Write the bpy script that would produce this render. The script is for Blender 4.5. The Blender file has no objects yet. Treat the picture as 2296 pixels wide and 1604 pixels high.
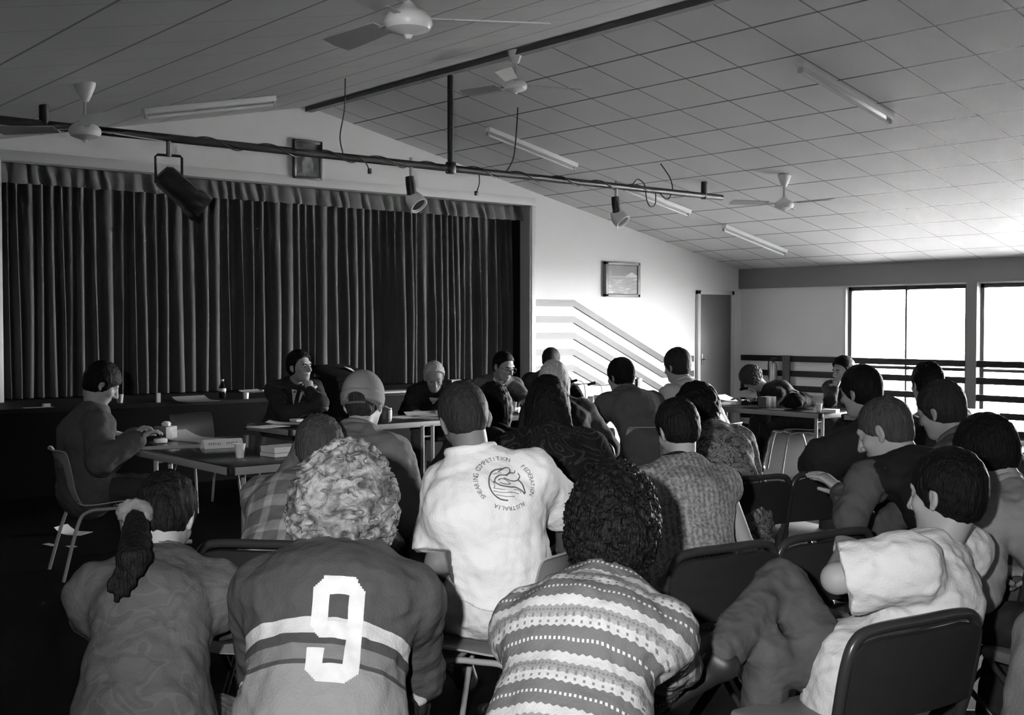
import bpy, bmesh, math, random
import numpy as np
from mathutils import Vector, Matrix
from mathutils.bvhtree import BVHTree
PI = math.pi
scene = bpy.context.scene
C = scene.collection
random.seed(7)

# ------------------------------------------------------------------ camera
EYE = np.array([0.0, 0.0, 1.55])
YAW = math.radians(40.155); PIT = math.radians(-1.634)
FPX = 2625.5; CX = 1148.0; CY = 802.0
camd = bpy.data.cameras.new('camera'); cam = bpy.data.objects.new('camera', camd); C.objects.link(cam)
cam.location = EYE
cam.rotation_euler = (PI/2 + PIT, 0.0, -YAW)
camd.sensor_width = 36.0; camd.lens = 36.0*FPX/2296.0
camd.clip_start = 0.05; camd.clip_end = 200
scene.camera = cam
F3 = np.array([math.sin(YAW)*math.cos(PIT), math.cos(YAW)*math.cos(PIT), math.sin(PIT)])
R3 = np.array([math.cos(YAW), -math.sin(YAW), 0.0]); U3 = np.cross(R3, F3)
FH = np.array([math.sin(YAW), math.cos(YAW), 0.0]); UP = np.array([0.0, 0.0, 1.0])

# ------------------------------------------------------------------ room size
XR, ZR = 6.853, 4.015          # ridge
XC, ZC = 14.561, 2.393         # right eave
XL = 2*XR - XC                 # left eave
YS = 11.707                    # stage wall
YB = -4.0                      # rear wall
SL = (ZR-ZC)/(XC-XR)
def ceil_z(x): return ZR - abs(x-XR)*SL
WIN_Z0, WIN_Z1 = 0.06, 2.08

# ------------------------------------------------------------------ world + daylight + exposure
w = bpy.data.worlds.new('world'); scene.world = w; w.use_nodes = True
nt = w.node_tree; nt.nodes.clear()
o_ = nt.nodes.new('ShaderNodeOutputWorld'); bg = nt.nodes.new('ShaderNodeBackground')
tc = nt.nodes.new('ShaderNodeTexCoord'); sp = nt.nodes.new('ShaderNodeSeparateXYZ'); rp = nt.nodes.new('ShaderNodeValToRGB')
nt.links.new(tc.outputs['Generated'], sp.inputs[0]); nt.links.new(sp.outputs['Z'], rp.inputs[0])
rp.color_ramp.elements[0].position = 0.0; rp.color_ramp.elements[0].color = (0.75, 0.75, 0.75, 1)
rp.color_ramp.elements[1].position = 0.35; rp.color_ramp.elements[1].color = (1, 1, 1, 1)
nt.links.new(rp.outputs[0], bg.inputs[0]); nt.links.new(bg.outputs[0], o_.inputs[0])
bg.inputs[1].default_value = 92.0
def portal(name, loc, rot, sx, sy):
    l = bpy.data.lights.new(name, 'AREA'); l.shape = 'RECTANGLE'; l.size = sx; l.size_y = sy
    l.cycles.is_portal = True
    o = bpy.data.objects.new(name, l); C.objects.link(o); o.location = loc; o.rotation_euler = rot
    return o
# windows: right wall (x = XC) as (y0, y1); rear wall (y = YB) as (x0, x1)
WIN_R = [(7.93, 9.77), (5.93, 7.77), (3.93, 5.77)]
WIN_B = []
WIN_L = []
for (a, b) in WIN_R:
    portal('daylight', (XC+0.16, (a+b)/2, (WIN_Z0+WIN_Z1)/2), (0, PI/2, 0), WIN_Z1-WIN_Z0, b-a)
for (a, b) in WIN_B:
    portal('daylight', ((a+b)/2, YB-0.16, (WIN_Z0+WIN_Z1)/2), (PI/2, 0, 0), b-a, WIN_Z1-WIN_Z0)
for (a, b) in WIN_L:
    portal('daylight', (XL-0.16, (a+b)/2, (WIN_Z0+WIN_Z1)/2), (0, -PI/2, 0), WIN_Z1-WIN_Z0, b-a)
sun = bpy.data.lights.new('sun', 'SUN'); sun.energy = 1100.0; sun.angle = 0.02
so = bpy.data.objects.new('sun', sun); C.objects.link(so)
so.rotation_euler = Vector((0.12, -0.62, -0.78)).to_track_quat('-Z', 'Y').to_euler()
# the photographer's flash, just left of and above the lens
fl = bpy.data.lights.new('camera_flash', 'SPOT'); fl.energy = 245.0; fl.spot_size = math.radians(66); fl.spot_blend = 1.0; fl.shadow_soft_size = 0.03
fo = bpy.data.objects.new('camera_flash', fl); C.objects.link(fo); fo.location = EYE-R3*0.20+np.array([0, 0, 0.12])
fo.rotation_euler = Vector((F3+R3*0.07-U3*0.08)).to_track_quat('-Z', 'Y').to_euler()
vs = scene.view_settings
scene.display_settings.display_device = 'sRGB'
vs.view_transform = 'Standard'; vs.look = 'None'; vs.exposure = 1.5; vs.gamma = 1.0; vs.use_curve_mapping = False
scene.cycles.use_denoising = True
scene.cycles.max_bounces = 8; scene.cycles.diffuse_bounces = 5; scene.cycles.glossy_bounces = 3
scene.cycles.transparent_max_bounces = 8; scene.cycles.caustics_reflective = False; scene.cycles.caustics_refractive = False
scene.cycles.sample_clamp_indirect = 6.0

# ------------------------------------------------------------------ pixel -> place helpers
def at(u, v, d):
    return EYE + d*(F3 + R3*(u-CX)/FPX - U3*(v-CY)/FPX)
def on_plane(u, v, n, c):
    r = F3 + R3*(u-CX)/FPX - U3*(v-CY)/FPX; n = np.array(n, float)
    return EYE + r*(c - n@EYE)/(n@r)
def on_z(u, v, z): return on_plane(u, v, (0, 0, 1), z)

# ------------------------------------------------------------------ materials
def N(nt, t, **kw):
    n = nt.nodes.new(t)
    for k, v in kw.items(): setattr(n, k, v)
    return n
def mth(nt, op, a, b=None, c=None):
    n = nt.nodes.new('ShaderNodeMath'); n.operation = op
    for i, x in enumerate((a, b, c)):
        if x is None: continue
        if isinstance(x, (int, float)): n.inputs[i].default_value = x
        else: nt.links.new(x, n.inputs[i])
    return n.outputs[0]
def mixc(nt, f, a, b):
    n = nt.nodes.new('ShaderNodeMix'); n.data_type = 'RGBA'
    for s, x in ((0, f), (6, a), (7, b)):
        if isinstance(x, (int, float)):
            n.inputs[s].default_value = x if s == 0 else (x, x, x, 1)
        else: nt.links.new(x, n.inputs[s])
    return n.outputs[2]
def ramp(nt, f, stops, interp='CONSTANT'):
    n = nt.nodes.new('ShaderNodeValToRGB'); cr = n.color_ramp; cr.interpolation = interp
    while len(cr.elements) < len(stops): cr.elements.new(0.5)
    for e, (p, g) in zip(cr.elements, stops): e.position = p; e.color = (g, g, g, 1)
    nt.links.new(f, n.inputs[0]); return n.outputs[0]
MATS = {}
def mat(name, g, rough=0.7, noise=0.0, nscale=8.0, bump=0.0, bscale=60.0, metal=0.0, spec=0.4, sheen=0.0, coat=0.0, fn=None, stretch=None):
    if name in MATS: return MATS[name]
    m = bpy.data.materials.new(name); m.use_nodes = True; nt = m.node_tree
    b = nt.nodes['Principled BSDF']
    b.inputs['Base Color'].default_value = (g, g, g, 1); b.inputs['Roughness'].default_value = rough
    b.inputs['Metallic'].default_value = metal; b.inputs['Specular IOR Level'].default_value = spec
    if sheen: b.inputs['Sheen Weight'].default_value = sheen
    if coat: b.inputs['Coat Weight'].default_value = coat; b.inputs['Coat Roughness'].default_value = 0.15
    tc = N(nt, 'ShaderNodeTexCoord'); co = tc.outputs['Object']
    if stretch:
        mp = N(nt, 'ShaderNodeMapping'); mp.inputs['Scale'].default_value = stretch; nt.links.new(co, mp.inputs[0]); co = mp.outputs[0]
    col = None
    if fn: col = fn(nt, tc)
    if noise > 0:
        n = N(nt, 'ShaderNodeTexNoise'); n.inputs['Scale'].default_value = nscale; n.inputs['Detail'].default_value = 5
        nt.links.new(co, n.inputs['Vector'])
        f = mth(nt, 'MULTIPLY_ADD', n.outputs['Fac'], 2*noise, 1-noise)
        v = N(nt, 'ShaderNodeVectorMath', operation='SCALE')
        if col is None: v.inputs[0].default_value = (g, g, g)
        else: nt.links.new(col, v.inputs[0])
        nt.links.new(f, v.inputs['Scale']); col = v.outputs[0]
    if col is not None: nt.links.new(col, b.inputs['Base Color'])
    if bump > 0:
        n = N(nt, 'ShaderNodeTexNoise'); n.inputs['Scale'].default_value = bscale; n.inputs['Detail'].default_value = 4
        nt.links.new(co, n.inputs['Vector'])
        bp = N(nt, 'ShaderNodeBump'); bp.inputs['Strength'].default_value = bump; bp.inputs['Distance'].default_value = 0.01
        nt.links.new(n.outputs['Fac'], bp.inputs['Height']); nt.links.new(bp.outputs[0], b.inputs['Normal'])
    MATS[name] = m; return m

# ------------------------------------------------------------------ mesh helpers
def tag(o, label=None, cat=None, group=None, kind=None):
    if label: o['label'] = label
    if cat: o['category'] = cat
    if group: o['group'] = group
    if kind: o['kind'] = kind
    return o
def empty(name, loc=(0, 0, 0), rz=0.0, label=None, cat=None, group=None):
    o = bpy.data.objects.new(name, None); C.objects.link(o); o.empty_display_size = 0.1
    o.location = loc; o.rotation_euler = (0, 0, rz)
    return tag(o, label, cat, group)
def link_mesh(name, me, m=None, parent=None, loc=None, smooth=None):
    o = bpy.data.objects.new(name, me); C.objects.link(o)
    if m is not None: me.materials.append(m)
    if parent is not None: o.parent = parent
    if loc is not None: o.location = loc
    if smooth is not None:
        for p in me.polygons: p.use_smooth = smooth
    return o
def finish(bm, name, m=None, parent=None, smooth_angle=35, loc=None):
    bmesh.ops.recalc_face_normals(bm, faces=bm.faces)
    a = math.radians(smooth_angle)
    for f in bm.faces: f.smooth = True
    for e in bm.edges:
        e.smooth = len(e.link_faces) == 2 and e.calc_face_angle(0) < a
    me = bpy.data.meshes.new(name); bm.to_mesh(me); bm.free()
    return link_mesh(name, me, m, parent, loc)
def box(bm, c, s, rot=None, bev=0.0, seg=2):
    r = bmesh.ops.create_cube(bm, size=1.0)
    vs_ = r['verts']
    M = Matrix.Translation(Vector(c)) @ (rot.to_4x4() if rot is not None else Matrix.Identity(4)) @ Matrix.Diagonal(Vector((s[0], s[1], s[2], 1)))
    bmesh.ops.transform(bm, matrix=M, verts=vs_)
    if bev > 0:
        es = list({e for v in vs_ for e in v.link_edges})
        bmesh.ops.bevel(bm, geom=es, offset=bev, segments=seg, affect='EDGES', profile=0.5)
def boxo(name, c, s, m, parent=None, rot=None, bev=0.0, loc=None):
    bm = bmesh.new(); box(bm, c, s, rot, bev); return finish(bm, name, m, parent, loc=loc)
def tube(bm, pts, r, n=10, cap=True, closed=False):
    pts = [Vector(p) for p in pts]; rings = []
    rs = r if isinstance(r, (list, tuple)) else [r]*len(pts)
    up = None; L = len(pts)
    for i, p in enumerate(pts):
        if closed: t = (pts[(i+1) % L]-pts[i-1]).normalized()
        else: t = (pts[min(i+1, L-1)]-pts[max(i-1, 0)]).normalized()
        if up is None: up = t.orthogonal().normalized()
        up = (up - t*up.dot(t))
        up = up.normalized() if up.length > 1e-5 else t.orthogonal().normalized()
        sd = t.cross(up)
        rings.append([bm.verts.new(p + (up*math.cos(2*PI*k/n)+sd*math.sin(2*PI*k/n))*rs[i]) for k in range(n)])
    m = L if closed else L-1
    for i in range(m):
        a, b = rings[i], rings[(i+1) % L]
        for k in range(n): bm.faces.new((a[k], a[(k+1) % n], b[(k+1) % n], b[k]))
    if cap and not closed:
        bm.faces.new(rings[0][::-1]); bm.faces.new(rings[-1])
def tubeo(name, pts, r, m, parent=None, n=10, closed=False, loc=None):
    bm = bmesh.new(); tube(bm, pts, r, n, closed=closed); return finish(bm, name, m, parent, 50, loc=loc)
def lathe(bm, prof, c=(0, 0, 0), n=24, rot=None):
    c = Vector(c); rings = []
    for (r, z) in prof:
        ring = []
        for k in range(n):
            v = Vector((max(r, 1e-4)*math.cos(2*PI*k/n), max(r, 1e-4)*math.sin(2*PI*k/n), z))
            if rot is not None: v = rot @ v
            ring.append(bm.verts.new(c+v))
        rings.append(ring)
    for a, b in zip(rings, rings[1:]):
        for k in range(n): bm.faces.new((a[k], a[(k+1) % n], b[(k+1) % n], b[k]))
    if prof[0][0] > 1e-3: bm.faces.new(rings[0][::-1])
    if prof[-1][0] > 1e-3: bm.faces.new(rings[-1])
def latheo(name, prof, m, parent=None, c=(0, 0, 0), n=24, rot=None, loc=None):
    bm = bmesh.new(); lathe(bm, prof, c, n, rot); return finish(bm, name, m, parent, 40, loc=loc)
def smooth_path(pts, n=6, closed=False):
    P = [Vector(p) for p in pts]; out = []
    L = len(P); rng = L if closed else L-1
    for i in range(rng):
        p0 = P[i-1] if (i > 0 or closed) else P[0]; p1 = P[i]; p2 = P[(i+1) % L]; p3 = P[(i+2) % L] if (i+2 < L or closed) else P[-1]
        for k in range(n):
            t = k/n
            out.append(0.5*((2*p1)+(p2-p0)*t+(2*p0-5*p1+4*p2-p3)*t*t+(3*p1-p0-3*p2+p3)*t**3))
    if not closed: out.append(P[-1])
    return out
def struct(o): o['kind'] = 'structure'; return o
def copy_tree(o, parent=None):
    c = o.copy(); C.objects.link(c)
    if parent is not None: c.parent = parent
    for ch in [x for x in bpy.data.objects if x.parent == o]: copy_tree(ch, c)
    return c

# ================================================================== ROOM
M_WALL = mat('painted_wall', 0.76, 0.85, noise=0.03, nscale=3, bump=0.15, bscale=120)
M_TRIMW = mat('painted_trim', 0.62, 0.5, noise=0.02)
M_BAND = mat('grey_painted_beam', 0.20, 0.6, noise=0.04)
M_DARKW = mat('dark_timber', 0.012, 0.45, noise=0.3, nscale=4, stretch=(1, 1, 12), spec=0.25)
M_FRAME = mat('dark_window_frame', 0.02, 0.4)
def tile_fn(nt, tc, left=False):
    # ceiling tiles: 0.61 m grid of suspension bars, measured along the slope from the ridge
    g = N(nt, 'ShaderNodeNewGeometry'); s = N(nt, 'ShaderNodeSeparateXYZ'); nt.links.new(g.outputs['Position'], s.inputs[0])
    k = math.sqrt(1+SL*SL)
    x = mth(nt, 'MULTIPLY', mth(nt, 'ABSOLUTE', mth(nt, 'SUBTRACT', s.outputs['X'], XR)), k/0.61)
    y = mth(nt, 'DIVIDE', mth(nt, 'SUBTRACT', s.outputs['Y'], 0.40), 0.61)
    def line(c, wd):
        f = mth(nt, 'ABSOLUTE', mth(nt, 'SUBTRACT', mth(nt, 'FRACT', mth(nt, 'ADD', c, 0.5)), 0.5))
        return mth(nt, 'LESS_THAN', f, wd)
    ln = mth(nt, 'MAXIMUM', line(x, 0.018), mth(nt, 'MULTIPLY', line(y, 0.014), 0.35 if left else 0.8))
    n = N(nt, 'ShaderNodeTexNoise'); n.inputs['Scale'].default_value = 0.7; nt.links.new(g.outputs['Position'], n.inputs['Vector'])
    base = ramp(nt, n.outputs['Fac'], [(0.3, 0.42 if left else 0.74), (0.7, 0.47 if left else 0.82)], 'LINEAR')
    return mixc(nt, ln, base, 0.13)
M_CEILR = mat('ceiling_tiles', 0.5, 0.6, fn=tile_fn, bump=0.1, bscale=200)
M_CEILL = mat('ceiling_tiles_shaded', 0.5, 0.6, fn=lambda a, b: tile_fn(a, b, True), bump=0.1, bscale=200)  # same tiles, darker: the left slope's shade is put into the base colour
def floor_fn(nt, tc):
    g = N(nt, 'ShaderNodeNewGeometry'); b = N(nt, 'ShaderNodeTexBrick'); nt.links.new(g.outputs['Position'], b.inputs[0])
    b.inputs['Color1'].default_value = (0.005,)*3+(1,); b.inputs['Color2'].default_value = (0.0065,)*3+(1,); b.inputs['Mortar'].default_value = (0.003,)*3+(1,)
    b.inputs['Scale'].default_value = 1.0; b.inputs['Brick Width'].default_value = 1.8; b.inputs['Row Height'].default_value = 0.09; b.inputs['Mortar Size'].default_value = 0.003
    return b.outputs[0]
M_FLOOR = mat('dark_board_floor', 0.012, 0.75, spec=0.03, fn=floor_fn, noise=0.2, nscale=3)
T = 0.15
struct(boxo('floor', ((XL+XC)/2, (YB+YS+4)/2-0.0, -0.1), (XC-XL+0.4, YS+4-YB+0.4, 0.2), M_FLOOR))
def poly_prism(name, pts, off, m):          # planar outline pts extruded by vector off
    bm = bmesh.new(); a = [bm.verts.new(p) for p in pts]; b = [bm.verts.new(Vector(p)+Vector(off)) for p in pts]
    bm.faces.new(a); bm.faces.new(b[::-1]); L = len(a)
    for i in range(L): bm.faces.new((a[i], b[i], b[(i+1) % L], a[(i+1) % L]))
    return finish(bm, name, m, smooth_angle=10)
struct(poly_prism('ceiling', [(XR, YB-T, ZR), (XC+T, YB-T, ZC-T*SL), (XC+T, YS+4, ZC-T*SL), (XR, YS+4, ZR)], (0, 0, 0.12), M_CEILR))
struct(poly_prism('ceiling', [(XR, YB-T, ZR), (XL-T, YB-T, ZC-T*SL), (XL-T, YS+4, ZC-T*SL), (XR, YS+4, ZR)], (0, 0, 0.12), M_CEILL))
# ridge beam
struct(boxo('trim_ridge', (XR, (YB+YS)/2, ZR-0.028), (0.085, YS-YB, 0.062), mat('ridge_beam', 0.13, 0.5)))
# stage wall with proscenium opening
OX0, OX1, OZ = 3.50, 10.20, 3.116
for nm, pts in (('wall_stage', [(OX1, YS, 0), (XC, YS, 0), (XC, YS, ZC), (XR, YS, ZR), (XR, YS, OZ), (OX1, YS, OZ)]),
                ('wall_stage', [(XL, YS, 0), (OX0, YS, 0), (OX0, YS, OZ), (XR, YS, OZ), (XR, YS, ZR), (XL, YS, ZC)])):
    struct(poly_prism(nm, pts, (0, 0.14, 0), M_WALL))
# opening trim
bm = bmesh.new()
box(bm, ((OX0+OX1)/2, YS-0.012, OZ+0.05), (OX1-OX0+0.14, 0.03, 0.10), bev=0.004)
box(bm, (OX1+0.035, YS-0.012, OZ/2), (0.07, 0.03, OZ), bev=0.004)
box(bm, (OX0-0.035, YS-0.012, OZ/2), (0.07, 0.03, OZ), bev=0.004)
struct(finish(bm, 'trim_opening', M_TRIMW))
struct(boxo('trim_opening_jamb', (OX1-0.01, YS+0.09, OZ/2), (0.02, 0.2, OZ), mat('jamb_paint', 0.42, 0.6)))
# backstage shell (dark)
M_BLACK = mat('backstage_black', 0.012, 0.9)
struct(boxo('wall_backstage', ((OX0+OX1)/2, YS+3.5, 2), (OX1-OX0+1.2, 0.1, 4), M_BLACK))
struct(boxo('wall_backstage_left', (OX0-0.5, YS+1.8, 2), (0.1, 3.4, 4), M_BLACK))
struct(boxo('wall_backstage_right', (OX1+0.5, YS+1.8, 2), (0.1, 3.4, 4), M_BLACK))
# right wall with windows
bm = bmesh.new()
segs = []; y = YS
for (a, b) in WIN_R: segs.append((b, y)); y = a
segs.append((YB, y))
for (a, b) in segs: box(bm, (XC+T/2, (a+b)/2, ZC/2), (T, b-a, ZC))
for (a, b) in WIN_R:
    box(bm, (XC+T/2, (a+b)/2, WIN_Z0/2), (T, b-a, WIN_Z0)); box(bm, (XC+T/2, (a+b)/2, (WIN_Z1+ZC)/2), (T, b-a, ZC-WIN_Z1))
struct(finish(bm, 'wall_right', M_WALL))
# grey beam over the windows and grey posts between them
struct(boxo('trim_beam_right', (XC-0.03, (YB+YS)/2, (2.10+ZC)/2+0.01), (0.06, YS-YB, ZC-2.10+0.02), M_BAND))
for i in range(len(WIN_R)):
    yy = WIN_R[i][0]-0.08
    struct(boxo('trim_post', (XC-0.03, yy, 1.05), (0.07, 0.15, 2.10), M_BAND))
struct(boxo('trim_post', (XC-0.02, 9.80, 1.05), (0.04, 0.05, 2.10), M_TRIMW))
# windows: frame and panes
M_GLASS = bpy.data.materials.new('window_glass'); M_GLASS.use_nodes = True; nt = M_GLASS.node_tree; nt.nodes.clear()
oo = N(nt, 'ShaderNodeOutputMaterial'); tr = N(nt, 'ShaderNodeBsdfTransparent'); gl = N(nt, 'ShaderNodeBsdfGlossy'); mx = N(nt, 'ShaderNodeMixShader')
gl.inputs['Roughness'].default_value = 0.02; mx.inputs[0].default_value = 0.06
nt.links.new(tr.outputs[0], mx.inputs[1]); nt.links.new(gl.outputs[0], mx.inputs[2]); nt.links.new(mx.outputs[0], oo.inputs[0])
M_GLASSDIM = M_GLASS.copy(); M_GLASSDIM.name = 'dimmed_window_glass'; M_GLASSDIM.node_tree.nodes['Transparent BSDF'].inputs[0].default_value = (0.48, 0.48, 0.48, 1)  # added dimming: cuts the daylight through the first window onto the stage wall
def window(n, horizontal, a, b, wall):
    # horizontal False: in the right wall, a..b along y; True: in the rear wall, a..b along x
    z0, z1 = WIN_Z0, WIN_Z1; f = 0.055; bm = bmesh.new(); mid = (a+b)/2
    def bx(c, s):
        if horizontal: box(bm, (c[0], wall, c[1]), (s[0], 0.07, s[1]), bev=0.004)
        else: box(bm, (wall, c[0], c[1]), (0.07, s[0], s[1]), bev=0.004)
    bx((a+f/2, (z0+z1)/2), (f, z1-z0)); bx((b-f/2, (z0+z1)/2), (f, z1-z0))
    bx((mid, z1-f/2), (b-a, f)); bx((mid, z0+f/2), (b-a, f)); bx((mid, (z0+z1)/2), (0.028, z1-z0)); bx((mid, 0.945), (b-a-2*f, 0.045))
    fr = struct(finish(bm, 'window_%d' % n, M_FRAME))
    for (p, q) in ((a+f, mid-0.014), (mid+0.014, b-f)):
        if horizontal: boxo('pane', ((p+q)/2, wall, (z0+z1)/2), (q-p, 0.006, z1-z0-2*f), M_GLASS, fr)
        else: boxo('pane', (wall, (p+q)/2, (z0+z1)/2), (0.006, q-p, z1-z0-2*f), M_GLASSDIM if n == 1 else M_GLASS, fr)
k = 1
for (a, b) in WIN_R: window(k, False, a, b, XC+0.05); k += 1
for (a, b) in WIN_B: window(k, True, a, b, YB-0.05); k += 1
for (a, b) in WIN_L: window(k, False, a, b, XL-0.05); k += 1
# rear and left walls
bm = bmesh.new(); x = XL
for (a, b) in WIN_B: box(bm, ((x+a)/2, YB-T/2, 1.3), (a-x, T, 2.6)); x = b
box(bm, ((x+XC)/2, YB-T/2, 1.3), (XC-x, T, 2.6))
for (a, b) in WIN_B:
    box(bm, ((a+b)/2, YB-T/2, WIN_Z0/2), (b-a, T, WIN_Z0)); box(bm, ((a+b)/2, YB-T/2, (WIN_Z1+2.6)/2), (b-a, T, 2.6-WIN_Z1))
box(bm, (XR, YB-T/2, 3.35), (XC-XL, T, 1.5))
struct(finish(bm, 'wall_rear', M_WALL))
bm = bmesh.new(); y = YB-0.15
for (a, b) in WIN_L: box(bm, (XL-T/2, (y+a)/2, 1.3), (T, a-y, 2.6)); y = b
box(bm, (XL-T/2, (y+YS)/2, 1.3), (T, YS-y, 2.6))
for (a, b) in WIN_L:
    box(bm, (XL-T/2, (a+b)/2, WIN_Z0/2), (T, b-a, WIN_Z0)); box(bm, (XL-T/2, (a+b)/2, (WIN_Z1+2.6)/2), (T, b-a, 2.6-WIN_Z1))
struct(finish(bm, 'wall_left', mat('light_soaking_wall', 0.06, 0.6)))  # unseen wall, coloured dark to keep bounced light off the left side
# outside ground, unseen: pale and dark areas laid out to shape bounced light
M_CONC = mat('concrete_outside', 0.55, 0.9, noise=0.1)
struct(boxo('ground_paved', (XC+19.3, 6, -0.25), (31, 60, 0.1), M_CONC))
struct(boxo('ground_paved', (XC+1.98, 15.6, -0.25), (3.56, 14, 0.1), M_CONC))
struct(boxo('ground_bounce_damper', (XC+1.98, -2.4, -0.25), (3.56, 22, 0.1), mat('dark_bounce_damper', 0.015, 0.9, noise=0.2)))  # added dark strip, holds down bounce onto the ceiling by the windows
# dado boards on the right wall, running on across the windows
for i in range(5):
    z = 1.03-0.222*i
    o = boxo('trim_dado_board', (XC-0.045, (YS-0.05+0.3)/2, z), (0.03, YS-0.35, 0.088), M_DARKW, bev=0.004); struct(o)
# zig-zag boards on the stage wall
M_BOARD = mat('stained_board', 0.10, 0.42, noise=0.35, nscale=3, stretch=(2, 2, 30), spec=0.3)
for i in range(5):
    za, zb = 1.835-0.222*i, 1.03-0.222*i; h = 0.045
    xs = [10.27, 10.97, 12.77, 13.44]; zz = [za, za, zb, zb]
    bm = bmesh.new(); fr_, bk = [], []
    for x, z in zip(xs, zz):
        fr_.append((bm.verts.new((x, YS-0.022, z-h)), bm.verts.new((x, YS-0.022, z+h))))
        bk.append((bm.verts.new((x, YS, z-h)), bm.verts.new((x, YS, z+h))))
    for j in range(3):
        a, b = fr_[j], fr_[j+1]; c, d = bk[j], bk[j+1]
        bm.faces.new((a[0], b[0], b[1], a[1])); bm.faces.new((a[1], b[1], d[1], c[1])); bm.faces.new((a[0], c[0], d[0], b[0]))
    bm.faces.new((fr_[0][0], fr_[0][1], bk[0][1], bk[0][0])); bm.faces.new((fr_[3][0], bk[3][0], bk[3][1], fr_[3][1]))
    struct(finish(bm, 'trim_zigzag_board', M_BOARD, smooth_angle=10))
# door in the stage wall
dr = struct(boxo('door_1', (13.925, YS-0.005, 1.0), (0.73, 0.04, 2.0), mat('grey_door', 0.12, 0.45, noise=0.05), bev=0.003))
bm = bmesh.new()
for x in (13.53, 14.32): box(bm, (x, YS-0.02, 1.03), (0.06, 0.06, 2.06), bev=0.004)
box(bm, (13.925, YS-0.02, 2.03), (0.85, 0.06, 0.06), bev=0.004)
finish(bm, 'door_frame', M_TRIMW, dr)
bm = bmesh.new(); box(bm, (13.62, YS-0.032, 1.02), (0.035, 0.01, 0.16), bev=0.003); tube(bm, [(13.62, YS-0.03, 1.02), (13.62, YS-0.08, 1.02), (13.70, YS-0.08, 1.02)], 0.009)
finish(bm, 'door_handle', mat('dull_metal', 0.3, 0.35, metal=0.9), dr)

# ================================================================== STAGE
M_STAGEF = mat('black_stage_front', 0.004, 0.8, spec=0.1)
st = empty('stage_platform', ((OX0+OX1)/2, 11.6, 0), 0, 'black raised stage apron below the long curtain', 'stage')
M_DECK = mat('stage_deck', 0.008, 0.6, spec=0.15)
boxo('deck', (0, 0.58, 0.78), (OX1-OX0-0.05, 0.94, 0.04), M_DECK, st)
boxo('apron_deck', (-0.9, -0.40, 0.78), (OX1-OX0+1.75, 1.0, 0.04), M_DECK, st)
boxo('front_panel', (-0.9, -0.86, 0.38), (OX1-OX0+1.70, 0.04, 0.76), M_STAGEF, st)
# curtain and valance
def drape(name, x0, x1, zt, zb, yc, amp, seed, m, label, cat, pw=(0.07, 0.17), nz=14, flare=0.0, scallop=0.0):
    rnd = random.Random(seed); bm = bmesh.new()
    xs = [x0]; ks = []
    while xs[-1] < x1:
        wd = rnd.uniform(*pw); ks.append((wd, rnd.uniform(0.5, 1.0), rnd.uniform(-0.25, 0.25))); xs.append(xs[-1]+wd)
    cols = []
    for i, (wd, a, sk) in enumerate(ks):
        for j in range(10):
            t = j/10
            y = (0.5-0.5*math.cos(2*PI*(t+sk*0.4*math.sin(2*PI*t))))
            cols.append((xs[i]+wd*t, y*a, i, t))
    cols = [c for c in cols if c[0] <= x1]
    rows = []
    for r in range(nz+1):
        t = r/nz; row = []
        for (x, y, i, tt) in cols:
            z = zt+(zb-zt)*t
            if scallop and r == nz: z += scallop*(0.5-y)
            wob = 0.012*math.sin(3.1*t+i*1.7)*(0.3+t)
            row.append(bm.verts.new((x+wob+flare*t*(tt-0.5)*0.3*ks[i][0], yc-amp*y*(0.35+0.65*min(1, 0.25+t*1.2))-flare*t*0.05, z)))
        rows.append(row)
    for a, b in zip(rows, rows[1:]):
        for k in range(len(a)-1): bm.faces.new((a[k], a[k+1], b[k+1], b[k]))
    o = finish(bm, name, m, smooth_angle=80); tag(o, label, cat)
    md = o.modifiers.new('thick', 'SOLIDIFY'); md.thickness = 0.004
    return o
M_CURT = mat('curtain_velvet', 0.05, 0.75, noise=0.25, nscale=14, sheen=0.15, stretch=(1, 1, 0.15))
drape('stage_curtain', OX0-0.1, OX1+0.02, 3.05, 0.81, 12.12, 0.14, 3, M_CURT, 'dark pleated stage curtain closing the wide stage opening', 'curtain', nz=16)
drape('curtain_valance', OX0-0.05, OX1-0.01, 3.115, 2.92, 11.90, 0.05, 5, mat('valance_velvet', 0.075, 0.75, noise=0.2, sheen=0.15), 'short gathered dark valance along the top of the stage opening', 'curtain', pw=(0.10, 0.2), nz=5, flare=1.0, scallop=0.02)
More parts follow.
